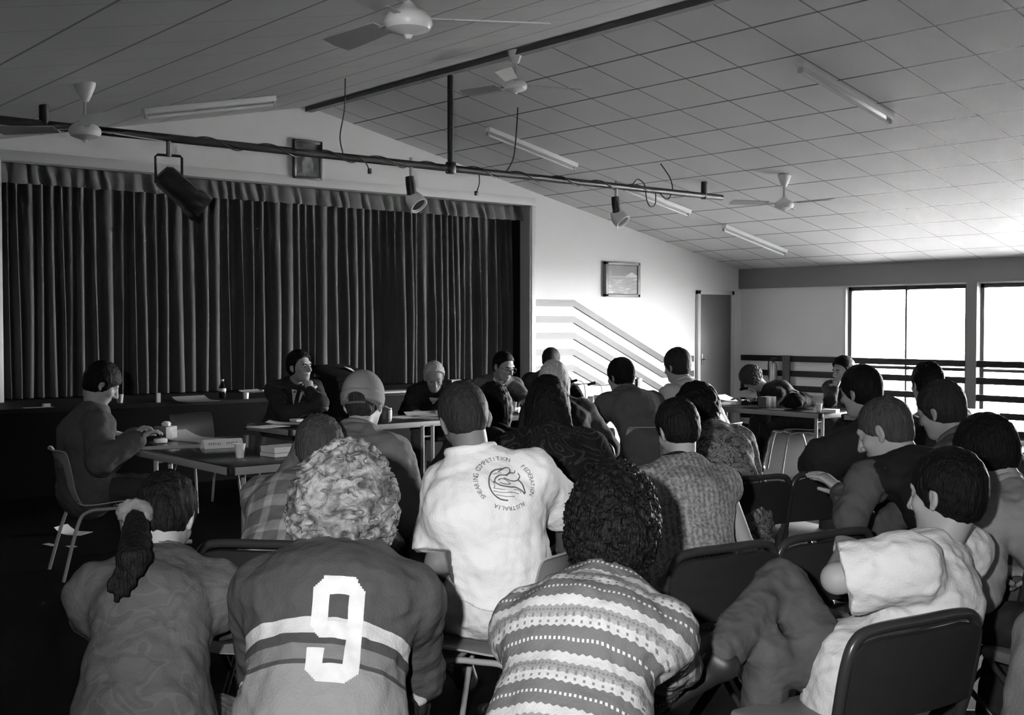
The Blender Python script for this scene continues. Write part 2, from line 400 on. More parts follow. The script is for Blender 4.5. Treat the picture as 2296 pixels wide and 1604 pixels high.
# ================================================================== FIGURE ENGINE: smooth distance fields -> one continuous surface
class Field:
    def __init__(s, lo, hi, h):
        s.h = h; s.o = np.array(lo, float); s.n = np.maximum(4, np.ceil((np.array(hi)-s.o)/h).astype(int)+1)
        s.D = np.full(tuple(s.n), 1.0, np.float32)
        s.ax = [(s.o[i]+h*np.arange(s.n[i])).astype(np.float32) for i in range(3)]
    def block(s, lo, hi):
        a = np.clip(np.floor((lo-s.o)/s.h).astype(int), 0, s.n); b = np.clip(np.ceil((hi-s.o)/s.h).astype(int)+1, 0, s.n)
        if np.any(b-a < 1): return None
        sl = tuple(slice(a[i], b[i]) for i in range(3))
        X = s.ax[0][sl[0]][:, None, None]; Y = s.ax[1][sl[1]][None, :, None]; Z = s.ax[2][sl[2]][None, None, :]
        return sl, X, Y, Z
    def seg(s, p0, p1, r0, r1=None, w=None, k=0.02, op='add', cap=None, fn=None):
        p0 = np.array(p0, float); p1 = np.array(p1, float); r1 = r0 if r1 is None else r1
        if not isinstance(r0, tuple): r0 = (r0, r0)
        if not isinstance(r1, tuple): r1 = (r1, r1)
        L = np.linalg.norm(p1-p0)
        if w is None: w = np.array([1., 0, 0]) if L < 1e-6 or abs((p1-p0)[0]/L) < 0.8 else np.array([0, 1., 0])
        w = np.array(w, float)
        if L < 1e-6: t = np.array([0, 0, 1.]) if abs(w[2]) < 0.9 else np.array([0, 1., 0]); t = t-w*(t@w)/(w@w); t /= np.linalg.norm(t); L = 1e-6
        else: t = (p1-p0)/L
        w = w-t*(w@t); w /= np.linalg.norm(w)+1e-12; n = np.cross(t, w)
        m = max(*r0, *r1, cap or 0)+k+2.5*s.h
        bl = s.block(np.minimum(p0, p1)-m, np.maximum(p0, p1)+m)
        if bl is None: return
        sl, X, Y, Z = bl; X = X-p0[0]; Y = Y-p0[1]; Z = Z-p0[2]
        q = X*t[0]+Y*t[1]+Z*t[2]; tt = np.clip(q/L, 0, 1)
        a = r0[0]+(r1[0]-r0[0])*tt; b = r0[1]+(r1[1]-r0[1])*tt; c = cap if cap else np.minimum(a, b)
        ax = q-tt*L; x = X*w[0]+Y*w[1]+Z*w[2]; y = X*n[0]+Y*n[1]+Z*n[2]
        kk = np.sqrt((x/a)**2+(y/b)**2+(ax/c)**2+1e-8/(c*c)); ln = np.sqrt(x*x+y*y+ax*ax+1e-8)
        d = ln-ln/kk
        if fn is not None: d = d+fn(X+p0[0], Y+p0[1], Z+p0[2])
        s.comb(sl, d.astype(np.float32), k, op)
    def ell(s, c, r, fr=None, k=0.02, op='add', fn=None):   # fr = (x axis, y axis, z axis)
        c = np.array(c, float); fr = fr or (np.eye(3)[0], np.eye(3)[1], np.eye(3)[2])
        m = max(r)+k+2.5*s.h; bl = s.block(c-m, c+m)
        if bl is None: return
        sl, X, Y, Z = bl; X = X-c[0]; Y = Y-c[1]; Z = Z-c[2]
        kk = 1e-8
        for a, rr in zip(fr, r): kk = kk+((X*a[0]+Y*a[1]+Z*a[2])/rr)**2
        kk = np.sqrt(kk+1e-6); ln = np.sqrt(X*X+Y*Y+Z*Z+1e-8); d = ln-ln/kk
        d = np.where(kk < 0.05, -min(r), d)
        if fn is not None: d = d+fn(X+c[0], Y+c[1], Z+c[2])
        s.comb(sl, d.astype(np.float32), k, op)
    def comb(s, sl, d, k, op):
        D = s.D[sl]
        if op == 'add':
            h = np.maximum(k-np.abs(D-d), 0)/k; s.D[sl] = np.minimum(D, d)-h*h*k*0.25
        elif op == 'sub':
            d = -d; h = np.maximum(k-np.abs(D-d), 0)/k; s.D[sl] = np.maximum(D, d)+h*h*k*0.25
    def plane(s, c, n, rad=None):     # keep the side n points away from, within rad of c
        c = np.array(c, float); n = np.array(n, float)/np.linalg.norm(n)
        rad = rad or 5; bl = s.block(c-rad, c+rad)
        if bl is None: return
        sl, X, Y, Z = bl; d = (X-c[0])*n[0]+(Y-c[1])*n[1]+(Z-c[2])*n[2]
        s.D[sl] = np.maximum(s.D[sl], d.astype(np.float32))
    def warp(s, fn, band=0.05):
        idx = np.nonzero(np.abs(s.D) < band)
        if len(idx[0]) == 0: return
        P = [s.ax[i][idx[i]] for i in range(3)]
        s.D[idx] += fn(*P).astype(np.float32)
    def mesh(s):
        D = s.D; S = D < 0; n = np.array(D.shape)-1
        cs = [(i, j, k) for i in (0, 1) for j in (0, 1) for k in (0, 1)]
        cnt = np.zeros(tuple(n), np.int8)
        for (i, j, k) in cs: cnt += S[i:n[0]+i, j:n[1]+j, k:n[2]+k]
        act = (cnt > 0) & (cnt < 8); idx = np.nonzero(act); N_ = len(idx[0])
        if N_ == 0: return np.zeros((0, 3)), np.zeros((0, 4), int)
        vals = np.stack([D[idx[0]+i, idx[1]+j, idx[2]+k] for (i, j, k) in cs], 1); co = np.array(cs, float)
        acc = np.zeros((N_, 3)); c = np.zeros(N_)
        for a in range(8):
            for b in range(a+1, 8):
                if np.abs(co[a]-co[b]).sum() != 1: continue
                m = (vals[:, a] < 0) != (vals[:, b] < 0); va, vb = vals[m, a], vals[m, b]; t = (va/(va-vb))[:, None]
                acc[m] += co[a]+(co[b]-co[a])*t; c[m] += 1
        V = (acc/c[:, None]+np.stack(idx, 1))*s.h+s.o
        vid = np.full(tuple(n), -1, np.int64); vid[idx] = np.arange(N_)
        Q = []
        for ax_ in range(3):
            sh = [slice(None)]*3; sh2 = [slice(None)]*3; sh[ax_] = slice(0, -1); sh2[ax_] = slice(1, None)
            A = S[tuple(sh)]; B = S[tuple(sh2)]; e = np.nonzero(A != B); e = np.stack(e, 1)
            u_, v_ = [(1, 2), (2, 0), (0, 1)][ax_]
            ok = (e[:, u_] > 0) & (e[:, v_] > 0) & (e[:, u_] < n[u_]) & (e[:, v_] < n[v_]) & (e[:, ax_] < n[ax_]); e = e[ok]
            if len(e) == 0: continue
            du = np.zeros(3, int); du[u_] = 1; dv = np.zeros(3, int); dv[v_] = 1
            g = lambda w_: vid[w_[:, 0], w_[:, 1], w_[:, 2]]
            q = np.stack([g(e-du-dv), g(e-dv), g(e), g(e-du)], 1)
            ins = A[e[:, 0], e[:, 1], e[:, 2]]; q[~ins] = q[~ins][:, ::-1]; Q.append(q)
        Q = np.concatenate(Q); Q = Q[(Q >= 0).all(1)]
        return V, Q
def relax(V, Q, it=1, f=0.5):
    for _ in range(it):
        acc = np.zeros_like(V); c = np.zeros(len(V))
        for a in range(4):
            b = (a+1) % 4
            for (i, j) in ((a, b), (b, a)):
                np.add.at(acc, Q[:, i], V[Q[:, j]]); np.add.at(c, Q[:, i], 1)
        V = V+(acc/np.maximum(c, 1)[:, None]-V)*f
    return V
def np_mesh(name, V, Q, m, parent, origin, loc_attr=None):
    me = bpy.data.meshes.new(name); n = len(V)
    me.vertices.add(n); me.vertices.foreach_set('co', (V-origin).astype(np.float32).ravel())
    me.loops.add(len(Q)*4); me.loops.foreach_set('vertex_index', Q.astype(np.int32).ravel())
    me.polygons.add(len(Q)); me.polygons.foreach_set('loop_start', np.arange(0, len(Q)*4, 4, dtype=np.int32))
    me.polygons.foreach_set('use_smooth', np.ones(len(Q), bool)); me.update(calc_edges=True)
    if loc_attr is not None:
        a = me.attributes.new('loc', 'FLOAT_VECTOR', 'POINT'); a.data.foreach_set('vector', loc_attr.astype(np.float32).ravel())
    return link_mesh(name, me, m, parent)
def wobble(seed, sc, amp, oct_=3, st=(1, 1, 1)):
    r = np.random.RandomState(seed); K = []
    for o in range(oct_):
        for _ in range(4):
            d = r.randn(3); d /= np.linalg.norm(d); K.append((d*2*np.pi/sc*(1.7**o)*np.array(st), r.rand()*6.28, 0.6**o, r.randn(3)*2*np.pi/sc*0.5))
    tot = sum(k[2] for k in K)**0.5*1.6
    def fn(X, Y, Z):
        a = 0
        for (k, p, w_, q) in K: a = a+w_*np.sin(X*k[0]+Y*k[1]+Z*k[2]+p+1.2*np.sin(X*q[0]+Y*q[1]+Z*q[2]))
        return a*(amp/tot)
    return fn
def curlfn(seed, sc, amp, st=(1, 1, 1)):       # ridged noise: strands and curls
    f = wobble(seed, sc, 1.0, 2, st); g = wobble(seed+9, sc*0.45, 1.0, 2, st)
    def fn(X, Y, Z): return amp*(np.abs(f(X, Y, Z))*1.6-0.5)+amp*0.45*(np.abs(g(X, Y, Z))*1.6-0.5)
    return fn
def unit(v): v = np.array(v, float); return v/(np.linalg.norm(v)+1e-12)
def ik(root, target, a, b, hint):
    root = np.array(root, float); target = np.array(target, float); d = target-root; L = np.linalg.norm(d); t = d/L
    L = min(L, (a+b)*0.998); target = root+t*L; x = (a*a-b*b+L*L)/(2*L); h = math.sqrt(max(a*a-x*x, 1e-6))
    hn = np.array(hint, float); hn = unit(hn-t*(hn@t)); return root+t*x+hn*h, target

M_SKIN = mat('skin', 0.30, 0.55, noise=0.06, nscale=30, spec=0.3)
M_SKIN_D = mat('skin_tanned', 0.17, 0.55, noise=0.06, nscale=30, spec=0.3)
M_EYE = mat('eye_dark', 0.02, 0.3)
M_SHOE = mat('dark_shoe', 0.02, 0.45)
QUAL = 1.0

def hand(F, wrist, dirh, palmn, side, curl, s=1.0, spread=1.0, q=1.0):
    """palm, four unequal bent fingers, thumb from the side of the palm"""
    dirh = unit(dirh); palmn = unit(palmn-dirh*(palmn@dirh)); lat = np.cross(dirh, palmn)*side
    k0 = wrist+dirh*0.085*s
    F.seg(wrist, k0, (0.029*s, 0.017*s), (0.041*s, 0.014*s), w=lat, k=0.012)
    rot = lambda v, ang: v*math.cos(ang)+palmn*math.sin(ang) if v is dirh else None
    for i, (off, L, r) in enumerate(((0.030, 0.072, 0.0093), (0.010, 0.081, 0.0096), (-0.011, 0.076, 0.0092), (-0.030, 0.060, 0.0082))):
        p = k0+lat*off*s-dirh*0.008*s; ang = 0.12+0.03*i; fan = lat*(0.10-0.07*i)*spread
        for j, fr_ in enumerate((0.45, 0.31, 0.24)):
            ang += curl*(0.5, 0.95, 0.7)[j]
            d = unit(dirh*math.cos(ang)+palmn*math.sin(ang)+fan*(1 if j == 0 else 0.5))
            p2 = p+d*L*fr_*s; F.seg(p, p2, r*q*(1-0.09*j)*s, r*q*(1-0.09*(j+1))*s, k=0.004); p = p2
    p = wrist+dirh*0.022*s+lat*0.026*s; d = unit(dirh*0.55+lat*0.75+palmn*0.25)
    p2 = p+d*0.045*s; F.seg(p, p2, 0.0135*s, 0.0112*s, k=0.012)
    d = unit(dirh*0.85+lat*(0.3-0.3*curl)+palmn*(0.2+0.5*curl)); p3 = p2+d*0.036*s; F.seg(p2, p3, 0.0108*s, 0.009*s, k=0.004)
    d = unit(dirh*0.8+palmn*(0.25+0.7*curl)-lat*0.2*curl); F.seg(p3, p3+d*0.026*s, 0.0092*s, 0.0078*s, k=0.004)

def tex_fn(kind, g, g2=None, **kw):
    """printed or knitted patterns measured on the garment itself: loc = (across, depth, below the collar) in metres"""
    def fn(nt, tc):
        a = N(nt, 'ShaderNodeAttribute'); a.attribute_name = 'loc'; s = N(nt, 'ShaderNodeSeparateXYZ'); nt.links.new(a.outputs['Vector'], s.inputs[0])
        x, y, h = s.outputs
        if kind == 'bands':
            return ramp(nt, mth(nt, 'DIVIDE', h, kw.get('span', 0.6)), kw['stops'])
        if kind == 'fairisle':
            P = 0.130; ang = mth(nt, 'ARCTAN2', x, mth(nt, 'ADD', y, 0.0)); xx = x
            def tri(per): return mth(nt, 'ABSOLUTE', mth(nt, 'SUBTRACT', mth(nt, 'FRACT', mth(nt, 'DIVIDE', xx, per)), 0.5))
            hz = mth(nt, 'ADD', h, mth(nt, 'MULTIPLY', tri(0.018), 0.010))
            f = mth(nt, 'FRACT', mth(nt, 'DIVIDE', mth(nt, 'ADD', hz, 0.05), P))
            base = ramp(nt, f, [(0.0, 0.40), (0.17, 0.115), (0.62, 0.40), (0.80, 0.20), (0.93, 0.26)])
            fr = mth(nt, 'FRACT', mth(nt, 'DIVIDE', mth(nt, 'ADD', h, 0.05), P))
            m1 = ramp(nt, fr, [(0.0, 0), (0.30, 1), (0.345, 0), (0.40, 1), (0.445, 0), (0.835, 1), (0.865, 0)])
            m2 = ramp(nt, fr, [(0.0, 0), (0.345, 1), (0.40, 0)])
            m3 = ramp(nt, fr, [(0.0, 0), (0.05, 1), (0.10, 0), (0.91, 1), (0.99, 0)])
            d1 = mth(nt, 'LESS_THAN', tri(0.009), 0.26); d3 = mth(nt, 'LESS_THAN', tri(0.020), 0.14)
            c = mixc(nt, mth(nt, 'MULTIPLY', m1, d1), base, 0.12)
            c = mixc(nt, mth(nt, 'MULTIPLY', m2, mth(nt, 'LESS_THAN', tri(0.011), 0.24)), c, 0.50)
            return mixc(nt, mth(nt, 'MULTIPLY', m3, d3), c, 0.15)
        if kind == 'blotch':      # floral or camouflage-like print
            n = N(nt, 'ShaderNodeTexNoise'); n.inputs['Scale'].default_value = kw.get('scale', 18); n.inputs['Detail'].default_value = 2; n.inputs['Distortion'].default_value = kw.get('dist', 2.0)
            nt.links.new(a.outputs['Vector'], n.inputs['Vector'])
            lv = kw.get('levels', [(0.0, g2), (0.45, g), (0.56, g2*0.4), (0.62, g*1.7)])
            return ramp(nt, n.outputs['Fac'], lv)
        if kind == 'outline':     # ringed motifs on dark cloth
            n = N(nt, 'ShaderNodeTexNoise'); n.inputs['Scale'].default_value = kw.get('scale', 12); n.inputs['Detail'].default_value = 1; n.inputs['Distortion'].default_value = 1.5
            nt.links.new(a.outputs['Vector'], n.inputs['Vector'])
            return ramp(nt, mth(nt, 'FRACT', mth(nt, 'MULTIPLY', n.outputs['Fac'], 7.0)), [(0.0, g), (0.70, g2), (0.9, g)])
        if kind == 'plaid':
            f1 = mth(nt, 'LESS_THAN', mth(nt, 'FRACT', mth(nt, 'MULTIPLY', x, 11)), 0.35); f2 = mth(nt, 'LESS_THAN', mth(nt, 'FRACT', mth(nt, 'MULTIPLY', h, 9)), 0.4)
            return ramp(nt, mth(nt, 'MULTIPLY', mth(nt, 'ADD', f1, f2), 0.45), [(0.0, g), (0.3, (g+g2)/2), (0.7, g2)])
        if kind == 'knit':
            wv = mth(nt, 'SINE', mth(nt, 'MULTIPLY', x, 300)); n = N(nt, 'ShaderNodeTexNoise'); n.inputs['Scale'].default_value = 90; nt.links.new(a.outputs['Vector'], n.inputs['Vector'])
            return ramp(nt, mth(nt, 'ADD', n.outputs['Fac'], mth(nt, 'MULTIPLY', wv, 0.08)), [(0.35, g*0.55), (0.65, g*1.3)], 'LINEAR')
    return fn

PEOPLE = {}
def person(key, label, head, dface, *, pel=None, seat=0.45, s=1.0, girth=1.0, sw=1.0, hy=0, hp=12, hr=0, side=0, recline=False,
           J=None, hands=None, skin=M_SKIN, top=None, topm=None, sleeve='long', pants=None, pantlen='long', hair=None, hairm=None,
           vox=0.007, curl=0.5, shoes=M_SHOE, face=False, puff=0.0, legs=None, fold=0.006, collar=None, seed=1, hscale=1.0, feet=True, palms=None):
    J = J or {}; h = vox*QUAL
    P = {}
    a = math.radians(dface); fw = FH*math.cos(a)+np.array(R3)*math.sin(a); rt = np.array(R3)*math.cos(a)-FH*math.sin(a)
    Hd = at(*head)
    b = math.radians(hy); hf = fw*math.cos(b)+rt*math.sin(b); hrx = rt*math.cos(b)-fw*math.sin(b)
    p_ = math.radians(hp); hf2 = hf*math.cos(p_)-UP*math.sin(p_); hu = UP*math.cos(p_)+hf*math.sin(p_)
    r_ = math.radians(hr); hx = hrx*math.cos(r_)-hu*math.sin(r_); hu = hu*math.cos(r_)+hrx*math.sin(r_); hf = hf2
    tl = np.array([0.17, 0.19, 0.17])*s; nk = J.get('nk', 0.155)*s
    if pel is not None: Pv = at(*pel); 
    else:
        z0 = seat+0.10*s; target = Hd[2]-z0
        def solve(L):
            if recline: an = [-1.35*L, -1.0*L, -0.5*L, 0.2*L]
            else: an = [0.55*L, 0.95*L, 1.35*L, 0.9*L]
            v = np.zeros(3); pts = [v]
            for l, q in zip(list(tl)+[nk], an):
                q = min(max(q, -1.2), 1.5); v = v+(UP*math.cos(q)+fw*math.sin(q)+rt*math.tan(math.radians(side)))*l; pts.append(v)
            return pts
        lo, hi = 0.0, 1.15
        for _ in range(40):
            m = (lo+hi)/2
            if solve(m)[-1][2] > target: lo = m
            else: hi = m
        pts = solve(lo); Pv = Hd-pts[-1]
        if abs(pts[-1][2]-target) > 0.03: print('POSE', key, 'height gap', round(target-pts[-1][2], 3))
        Pv[2] = Hd[2]-pts[-1][2]
    if pel is None: S0, S1, S2, S3 = [Pv+q for q in pts[:4]]
    else:
        nb = Hd-unit(unit(Hd-Pv)*0.6+hu*0.4)*nk; back = -fw if not recline else -fw
        S0 = Pv; S3 = nb; ln_ = np.linalg.norm(S3-S0); bul = max(0.02, 0.10*(0.53*s/max(ln_, 0.3)))
        q = lambda t: S0*(1-t)+S3*t+back*bul*4*t*(1-t)*0.5
        S1, S2 = q(0.32), q(0.68)
    P.update(Hd=Hd, S0=S0, S1=S1, S2=S2, S3=S3, fw=fw, rt=rt)
    sp_dir = unit(S3-S1); shw = 0.165*s*sw
    tw = math.radians(J.get('twist', 0)); rt2 = rt*math.cos(tw)-fw*math.sin(tw); rt2 = unit(rt2-sp_dir*(rt2@sp_dir)*0.6)
    if 'roll' in J: rt2 = unit(rt2+UP*math.tan(math.radians(J['roll'])))
    bk = -np.cross(rt2, -sp_dir); bk = unit(np.cross(sp_dir, rt2))   # points forward
    if bk@fw < 0: bk = -bk
    drop = J.get('drop', 0.085); shc = S3-sp_dir*drop*s+bk*0.012
    G = lambda k_: (at(*J[k_]) if k_ in J else None)
    arms = {}
    for sd, nm in ((-1, 'L'), (1, 'R')):
        sh = G('sh'+nm);  sh = shc+rt2*sd*shw if sh is None else sh
        tgt = G('ha'+nm)
        if tgt is None:
            hd_ = (hands or {}).get(nm, (0.11, 0.32, seat+0.22)); tgt = np.array([Pv[0], Pv[1], 0])+rt*sd*hd_[0]+fw*hd_[1]+UP*hd_[2]
        el, wr = ik(sh, tgt, 0.285*s, 0.25*s, rt*sd*0.6-UP*0.7-fw*0.35)
        if 'el'+nm in J: el = G('el'+nm); wr = tgt
        arms[nm] = (sh, el, wr)
    legd = {}
    for sd, nm in ((-1, 'L'), (1, 'R')):
        hp_ = Pv+rt*sd*0.088*s; lg = (legs or {}).get(nm, (0.14, 0.50, 0.08))
        ft = np.array([Pv[0], Pv[1], 0])+rt*sd*lg[0]+fw*lg[1]*s+UP*lg[2]
        if 'an'+nm in J: ft = G('an'+nm)
        kn, an_ = ik(hp_, ft, 0.43*s, 0.42*s, UP*1.0+fw*0.6+rt*sd*0.15)
        if 'kn'+nm in J: kn = G('kn'+nm); an_ = ft
        legd[nm] = (hp_, kn, an_)
    P['arms'] = arms; P['legs'] = legd; P['bk'] = bk; P['rt2'] = rt2; P['sp'] = sp_dir
    root = empty('person', (Pv[0], Pv[1], 0), 0, label, 'person'); org = np.array([Pv[0], Pv[1], 0.0])
    allp = [Hd+hu*0.16*s, Hd-hu*0.1, Hd+hf*0.15, Pv] + [q for t in arms.values() for q in t]+[q for t in legd.values() for q in t]
    lo = np.min(allp, 0)-0.20; hi = np.max(allp, 0)+0.20; lo[2] = max(lo[2], -0.01)
    hl = lambda x, y, z: Hd+(hx*x+hf*y+hu*z)*s*hscale
    hs = s*hscale; HF = (hx, hf, hu)
    # ---------------- body
    F = Field(lo, hi, h)
    def torso(F, o, g=girth):
        F.seg(S0-fw*0.02, S0-fw*0.02+UP*0.001, (0.165*s*g+o, 0.125*s*g+o), w=rt, k=0.03, cap=0.11*s+o)
        F.seg(S0, S1, (0.155*s*g+o, 0.118*s*g+o), (0.142*s*g+o, 0.108*s*g+o), w=rt, k=0.05)
        F.seg(S1, S2, (0.142*s*g+o, 0.108*s*g+o), (0.160*s*g*sw+o, 0.112*s*g+o), w=rt2, k=0.05)
        F.seg(S2, S3-sp_dir*0.05*s, (0.160*s*g*sw+o, 0.112*s*g+o), (0.115*s*sw+o, 0.072*s+o), w=rt2, k=0.05)
        for nm in 'LR':
            sh = arms[nm][0]; F.seg(S3-sp_dir*0.018*s, sh, 0.046*s+o*0.6, 0.054*s+o*0.8, k=0.05)
            F.ell(sh, (0.056*s+o*0.8,)*3, k=0.05)
    def neck(F, o=0):
        F.seg(S3-sp_dir*0.03, hl(0, -0.025, -0.055), 0.056*s+o, 0.052*s+o, k=0.03)
    def legs_(F, o, nm, upto=1.0, loose=0.0):
        hp_, kn, an_ = legd[nm]
        F.seg(hp_, kn, 0.080*s*girth+o, 0.055*s+o, k=0.03)
        e = kn+(an_-kn)*upto; F.seg(kn, e, 0.055*s+o, (0.036+loose)*s+o, k=0.02)
    torso(F, -0.014); neck(F)
    for nm in 'LR': legs_(F, -0.012, nm)
    # head
    F.ell(hl(0, -0.012, 0.028), (0.076*hs, 0.094*hs, 0.088*hs), HF, k=0.02)
    F.ell(hl(0, 0.030, -0.038), (0.060*hs, 0.064*hs, 0.082*hs), HF, k=0.03)
    F.ell(hl(0, 0.062, -0.092), (0.030*hs, 0.026*hs, 0.022*hs), HF, k=0.03)
    if True:
        F.seg(hl(-0.034, 0.078, 0.030), hl(0.034, 0.078, 0.030), 0.013*hs, k=0.02)
        for sd in (-1, 1):
            F.ell(hl(sd*0.041, 0.060, -0.022), (0.022*hs,)*3, k=0.02)
            F.ell(hl(sd*0.032, 0.100, 0.006), (0.016*hs, 0.012*hs, 0.011*hs), HF, k=0.012, op='sub')
            F.ell(hl(sd*0.032, 0.078, 0.006), (0.0125*hs,)*3, k=0.004)
            F.ell(hl(sd*0.079, -0.010, -0.006), (0.009*hs, 0.019*hs, 0.031*hs), (unit(hx+hf*sd*0.45), unit(hf-hx*sd*0.45), unit(hu-hf*0.15)), k=0.005); F.ell(hl(sd*0.075, -0.002, -0.034), (0.008*hs, 0.010*hs, 0.011*hs), HF, k=0.006)
            F.ell(hl(sd*0.090, -0.004, -0.004), (0.008*hs, 0.010*hs, 0.019*hs), HF, k=0.003, op='sub')
        F.seg(hl(0, 0.092, 0.020), hl(0, 0.116, -0.026), 0.008*hs, 0.013*hs, k=0.012)
        F.seg(hl(-0.013, 0.102, -0.031), hl(0.013, 0.102, -0.031), 0.009*hs, k=0.006)
        F.ell(hl(0, 0.090, -0.056), (0.023*hs, 0.011*hs, 0.0065*hs), HF, k=0.006)
        F.ell(hl(0, 0.088, -0.068), (0.019*hs, 0.011*hs, 0.0065*hs), HF, k=0.006)
        F.ell(hl(0, 0.104, -0.062), (0.026*hs, 0.008*hs, 0.0022*hs), HF, k=0.004, op='sub')
    for sd, nm in ((-1, 'L'), (1, 'R')):
        sh, el, wr = arms[nm]
        F.seg(sh, el, 0.050*s, 0.038*s, k=0.03); F.seg(el, wr, 0.040*s, 0.026*s, k=0.02)
        dh = unit(wr-el); pn = (palms or {}).get(nm); pn = (-UP+fw*0.2) if pn is None else np.array(pn[0]*rt+pn[1]*fw+pn[2]*UP)
        if 'fi'+nm in J: dh = unit(G('fi'+nm)-wr)
        hand(F, wr, dh, pn, sd if True else -sd, curl if not isinstance(curl, dict) else curl[nm], s)
    if feet:
        for sd, nm in ((-1, 'L'), (1, 'R')):
            an_ = legd[nm][2]; kn = legd[nm][1]; fd = unit(fw*1.0+rt*sd*0.15) if abs(an_[2]-0.08) < 0.12 else (unit(np.array(R3)*J['fd'+nm][0]+FH*J['fd'+nm][1]+UP*J['fd'+nm][2]) if 'fd'+nm in J else unit(np.cross(unit(an_-kn), -rt)))
            F.seg(an_, an_+fd*0.15*s-UP*0.035*s, (0.030*s, 0.030*s), (0.036*s, 0.020*s), k=0.02)
    V, Q = F.mesh(); V = relax(V, Q, 1, 0.4)
    np_mesh('body', V, Q, skin, root, org)
    # ---------------- top
    def locs(V):
        D = V-S3; hgt = -(D@sp_dir); return np.stack([D@rt2, D@bk, hgt], 1)
    tm = None
    if top is not None:
        o = 0.010+puff; F = Field(lo, hi, h); torso(F, o)
        F.seg(S0-UP*0.02, S0+UP*0.06, (0.17*s*girth+o, 0.135*s*girth+o), w=rt, k=0.04)
        if hasattr(topm, 'get') and topm.get('skirt'): pass
        for sd, nm in ((-1, 'L'), (1, 'R')):
            sh, el, wr = arms[nm]
            if sleeve == 'long':
                F.seg(sh, el, 0.056*s+o*1.2, 0.047*s+o*1.3, k=0.035); F.seg(el, el+(wr-el)*0.94, 0.046*s+o*1.2, 0.031*s+o, k=0.02)
            elif sleeve == 'short':
                e2 = sh+(el-sh)*0.86; F.seg(sh, e2, 0.058*s+o*1.3, 0.058*s+o*1.6, k=0.035)
                F.plane(sh+(el-sh)*0.88, el-sh, 0.13)
            elif sleeve == 'none': pass
        if 'hem' in J: F.plane(S0+UP*J['hem'], -UP-rt*J.get('hemt', 0), 0.5)
        F.warp(wobble(seed, 0.16, fold, 2, (1, 1, 0.6))); F.warp(wobble(seed+3, 0.07, fold*0.4, 2)); F.warp(curlfn(seed+6, 0.17, fold*0.75, (0.7, 0.7, 1.2)))
        # neck hole
        if collar != 'high': F.seg(S3+sp_dir*0.035-bk*0.0, S3+sp_dir*0.10, 0.052*s, 0.07*s, k=0.01, op='sub')
        V, Q = F.mesh(); V = relax(V, Q, 1, 0.4)
        tm = np_mesh(top, V, Q, topm, root, org, locs(V)); P['topVQ'] = (V, Q)
        if collar in ('rib', 'shirt', 'strap', 'high'):
            pts = []; r_w, r_d = 0.066*s+o*0.5, 0.062*s+o*0.5
            cz = {'rib': 0.028, 'shirt': 0.034, 'strap': 0.030, 'high': 0.03}[collar]
            cc = S3+sp_dir*cz*s
            for k_ in range(24):
                t = 2*PI*k_/24; pts.append(cc+rt2*math.cos(t)*r_w*1.02+bk*(math.sin(t)*r_d+0.012)-sp_dir*(0.018*max(0, math.sin(t)))-org)
            bm = bmesh.new(); tube(bm, pts, {'rib': 0.011, 'shirt': 0.015, 'strap': 0.012, 'high': 0.016}[collar]*s, 8, closed=True)
            finish(bm, 'collar', J.get('collarm', topm), root, 180)
    # ---------------- trousers / shorts
    if pants is not None:
        F = Field(lo, hi, h*1.1); o = 0.008
        F.seg(S0-fw*0.02-UP*0.01, S0-fw*0.02+UP*0.05, (0.168*s*girth+o, 0.128*s*girth+o), w=rt, k=0.03, cap=0.10*s+o)
        for nm in 'LR':
            hp_, kn, an_ = legd[nm]
            if pantlen == 'long': legs_(F, o+0.004, nm, 0.93, 0.012)
            else:
                F.seg(hp_, hp_+(kn-hp_)*0.75, 0.088*s*girth+o, 0.078*s+o, k=0.03); F.plane(hp_+(kn-hp_)*0.75, kn-hp_, 0.12)
        F.warp(wobble(seed+5, 0.12, 0.005, 2)); F.warp(curlfn(seed+7, 0.13, 0.005, (0.8, 0.8, 1.2)))
        V, Q = F.mesh(); V = relax(V, Q, 1, 0.4); np_mesh('trousers' if pantlen == 'long' else 'shorts', V, Q, pants, root, org)
    # ---------------- shoes
    if feet and shoes is not None:
        for sd, nm in ((-1, 'L'), (1, 'R')):
            an_ = legd[nm][2]; kn = legd[nm][1]; fd = unit(fw*1.0+rt*sd*0.15) if abs(an_[2]-0.08) < 0.12 else (unit(np.array(R3)*J['fd'+nm][0]+FH*J['fd'+nm][1]+UP*J['fd'+nm][2]) if 'fd'+nm in J else unit(np.cross(unit(an_-kn), -rt)))
            F = Field(an_-0.32, an_+0.32, 0.008); base = an_-UP*0.03*s-fd*0.03
            F.seg(base, base+fd*0.20*s-UP*0.012, (0.038*s, 0.036*s), (0.044*s, 0.026*s), w=np.cross(fd, UP), k=0.02); F.seg(an_, base, 0.040*s, k=0.02)
            V, Q = F.mesh(); np_mesh('shoe', V, Q, shoes, root, org)
    # ---------------- hair
    if hair is not None:
        st = hair[0]; opt = hair[1] if len(hair) > 1 else {}
        hh = min(h, 0.007); ext = 0.30 if st in ('long', 'curly', 'bob', 'pony', 'bushy') else 0.18
        lo2 = Hd-ext*hs-0.02; hi2 = Hd+0.22*hs
        if st in ('long', 'pony'): lo2 = np.minimum(lo2, S1-0.16); hi2 = np.maximum(hi2, S2+0.2); lo2[:2] -= 0.1
        F = Field(lo2, np.maximum(hi2, Hd+ext*hs), hh)
        t = opt.get('t', 0.010)
        F.ell(hl(0, -0.014, 0.034), ((0.077+t)*hs, (0.096+t)*hs, (0.088+t*1.3)*hs), HF, k=0.02)
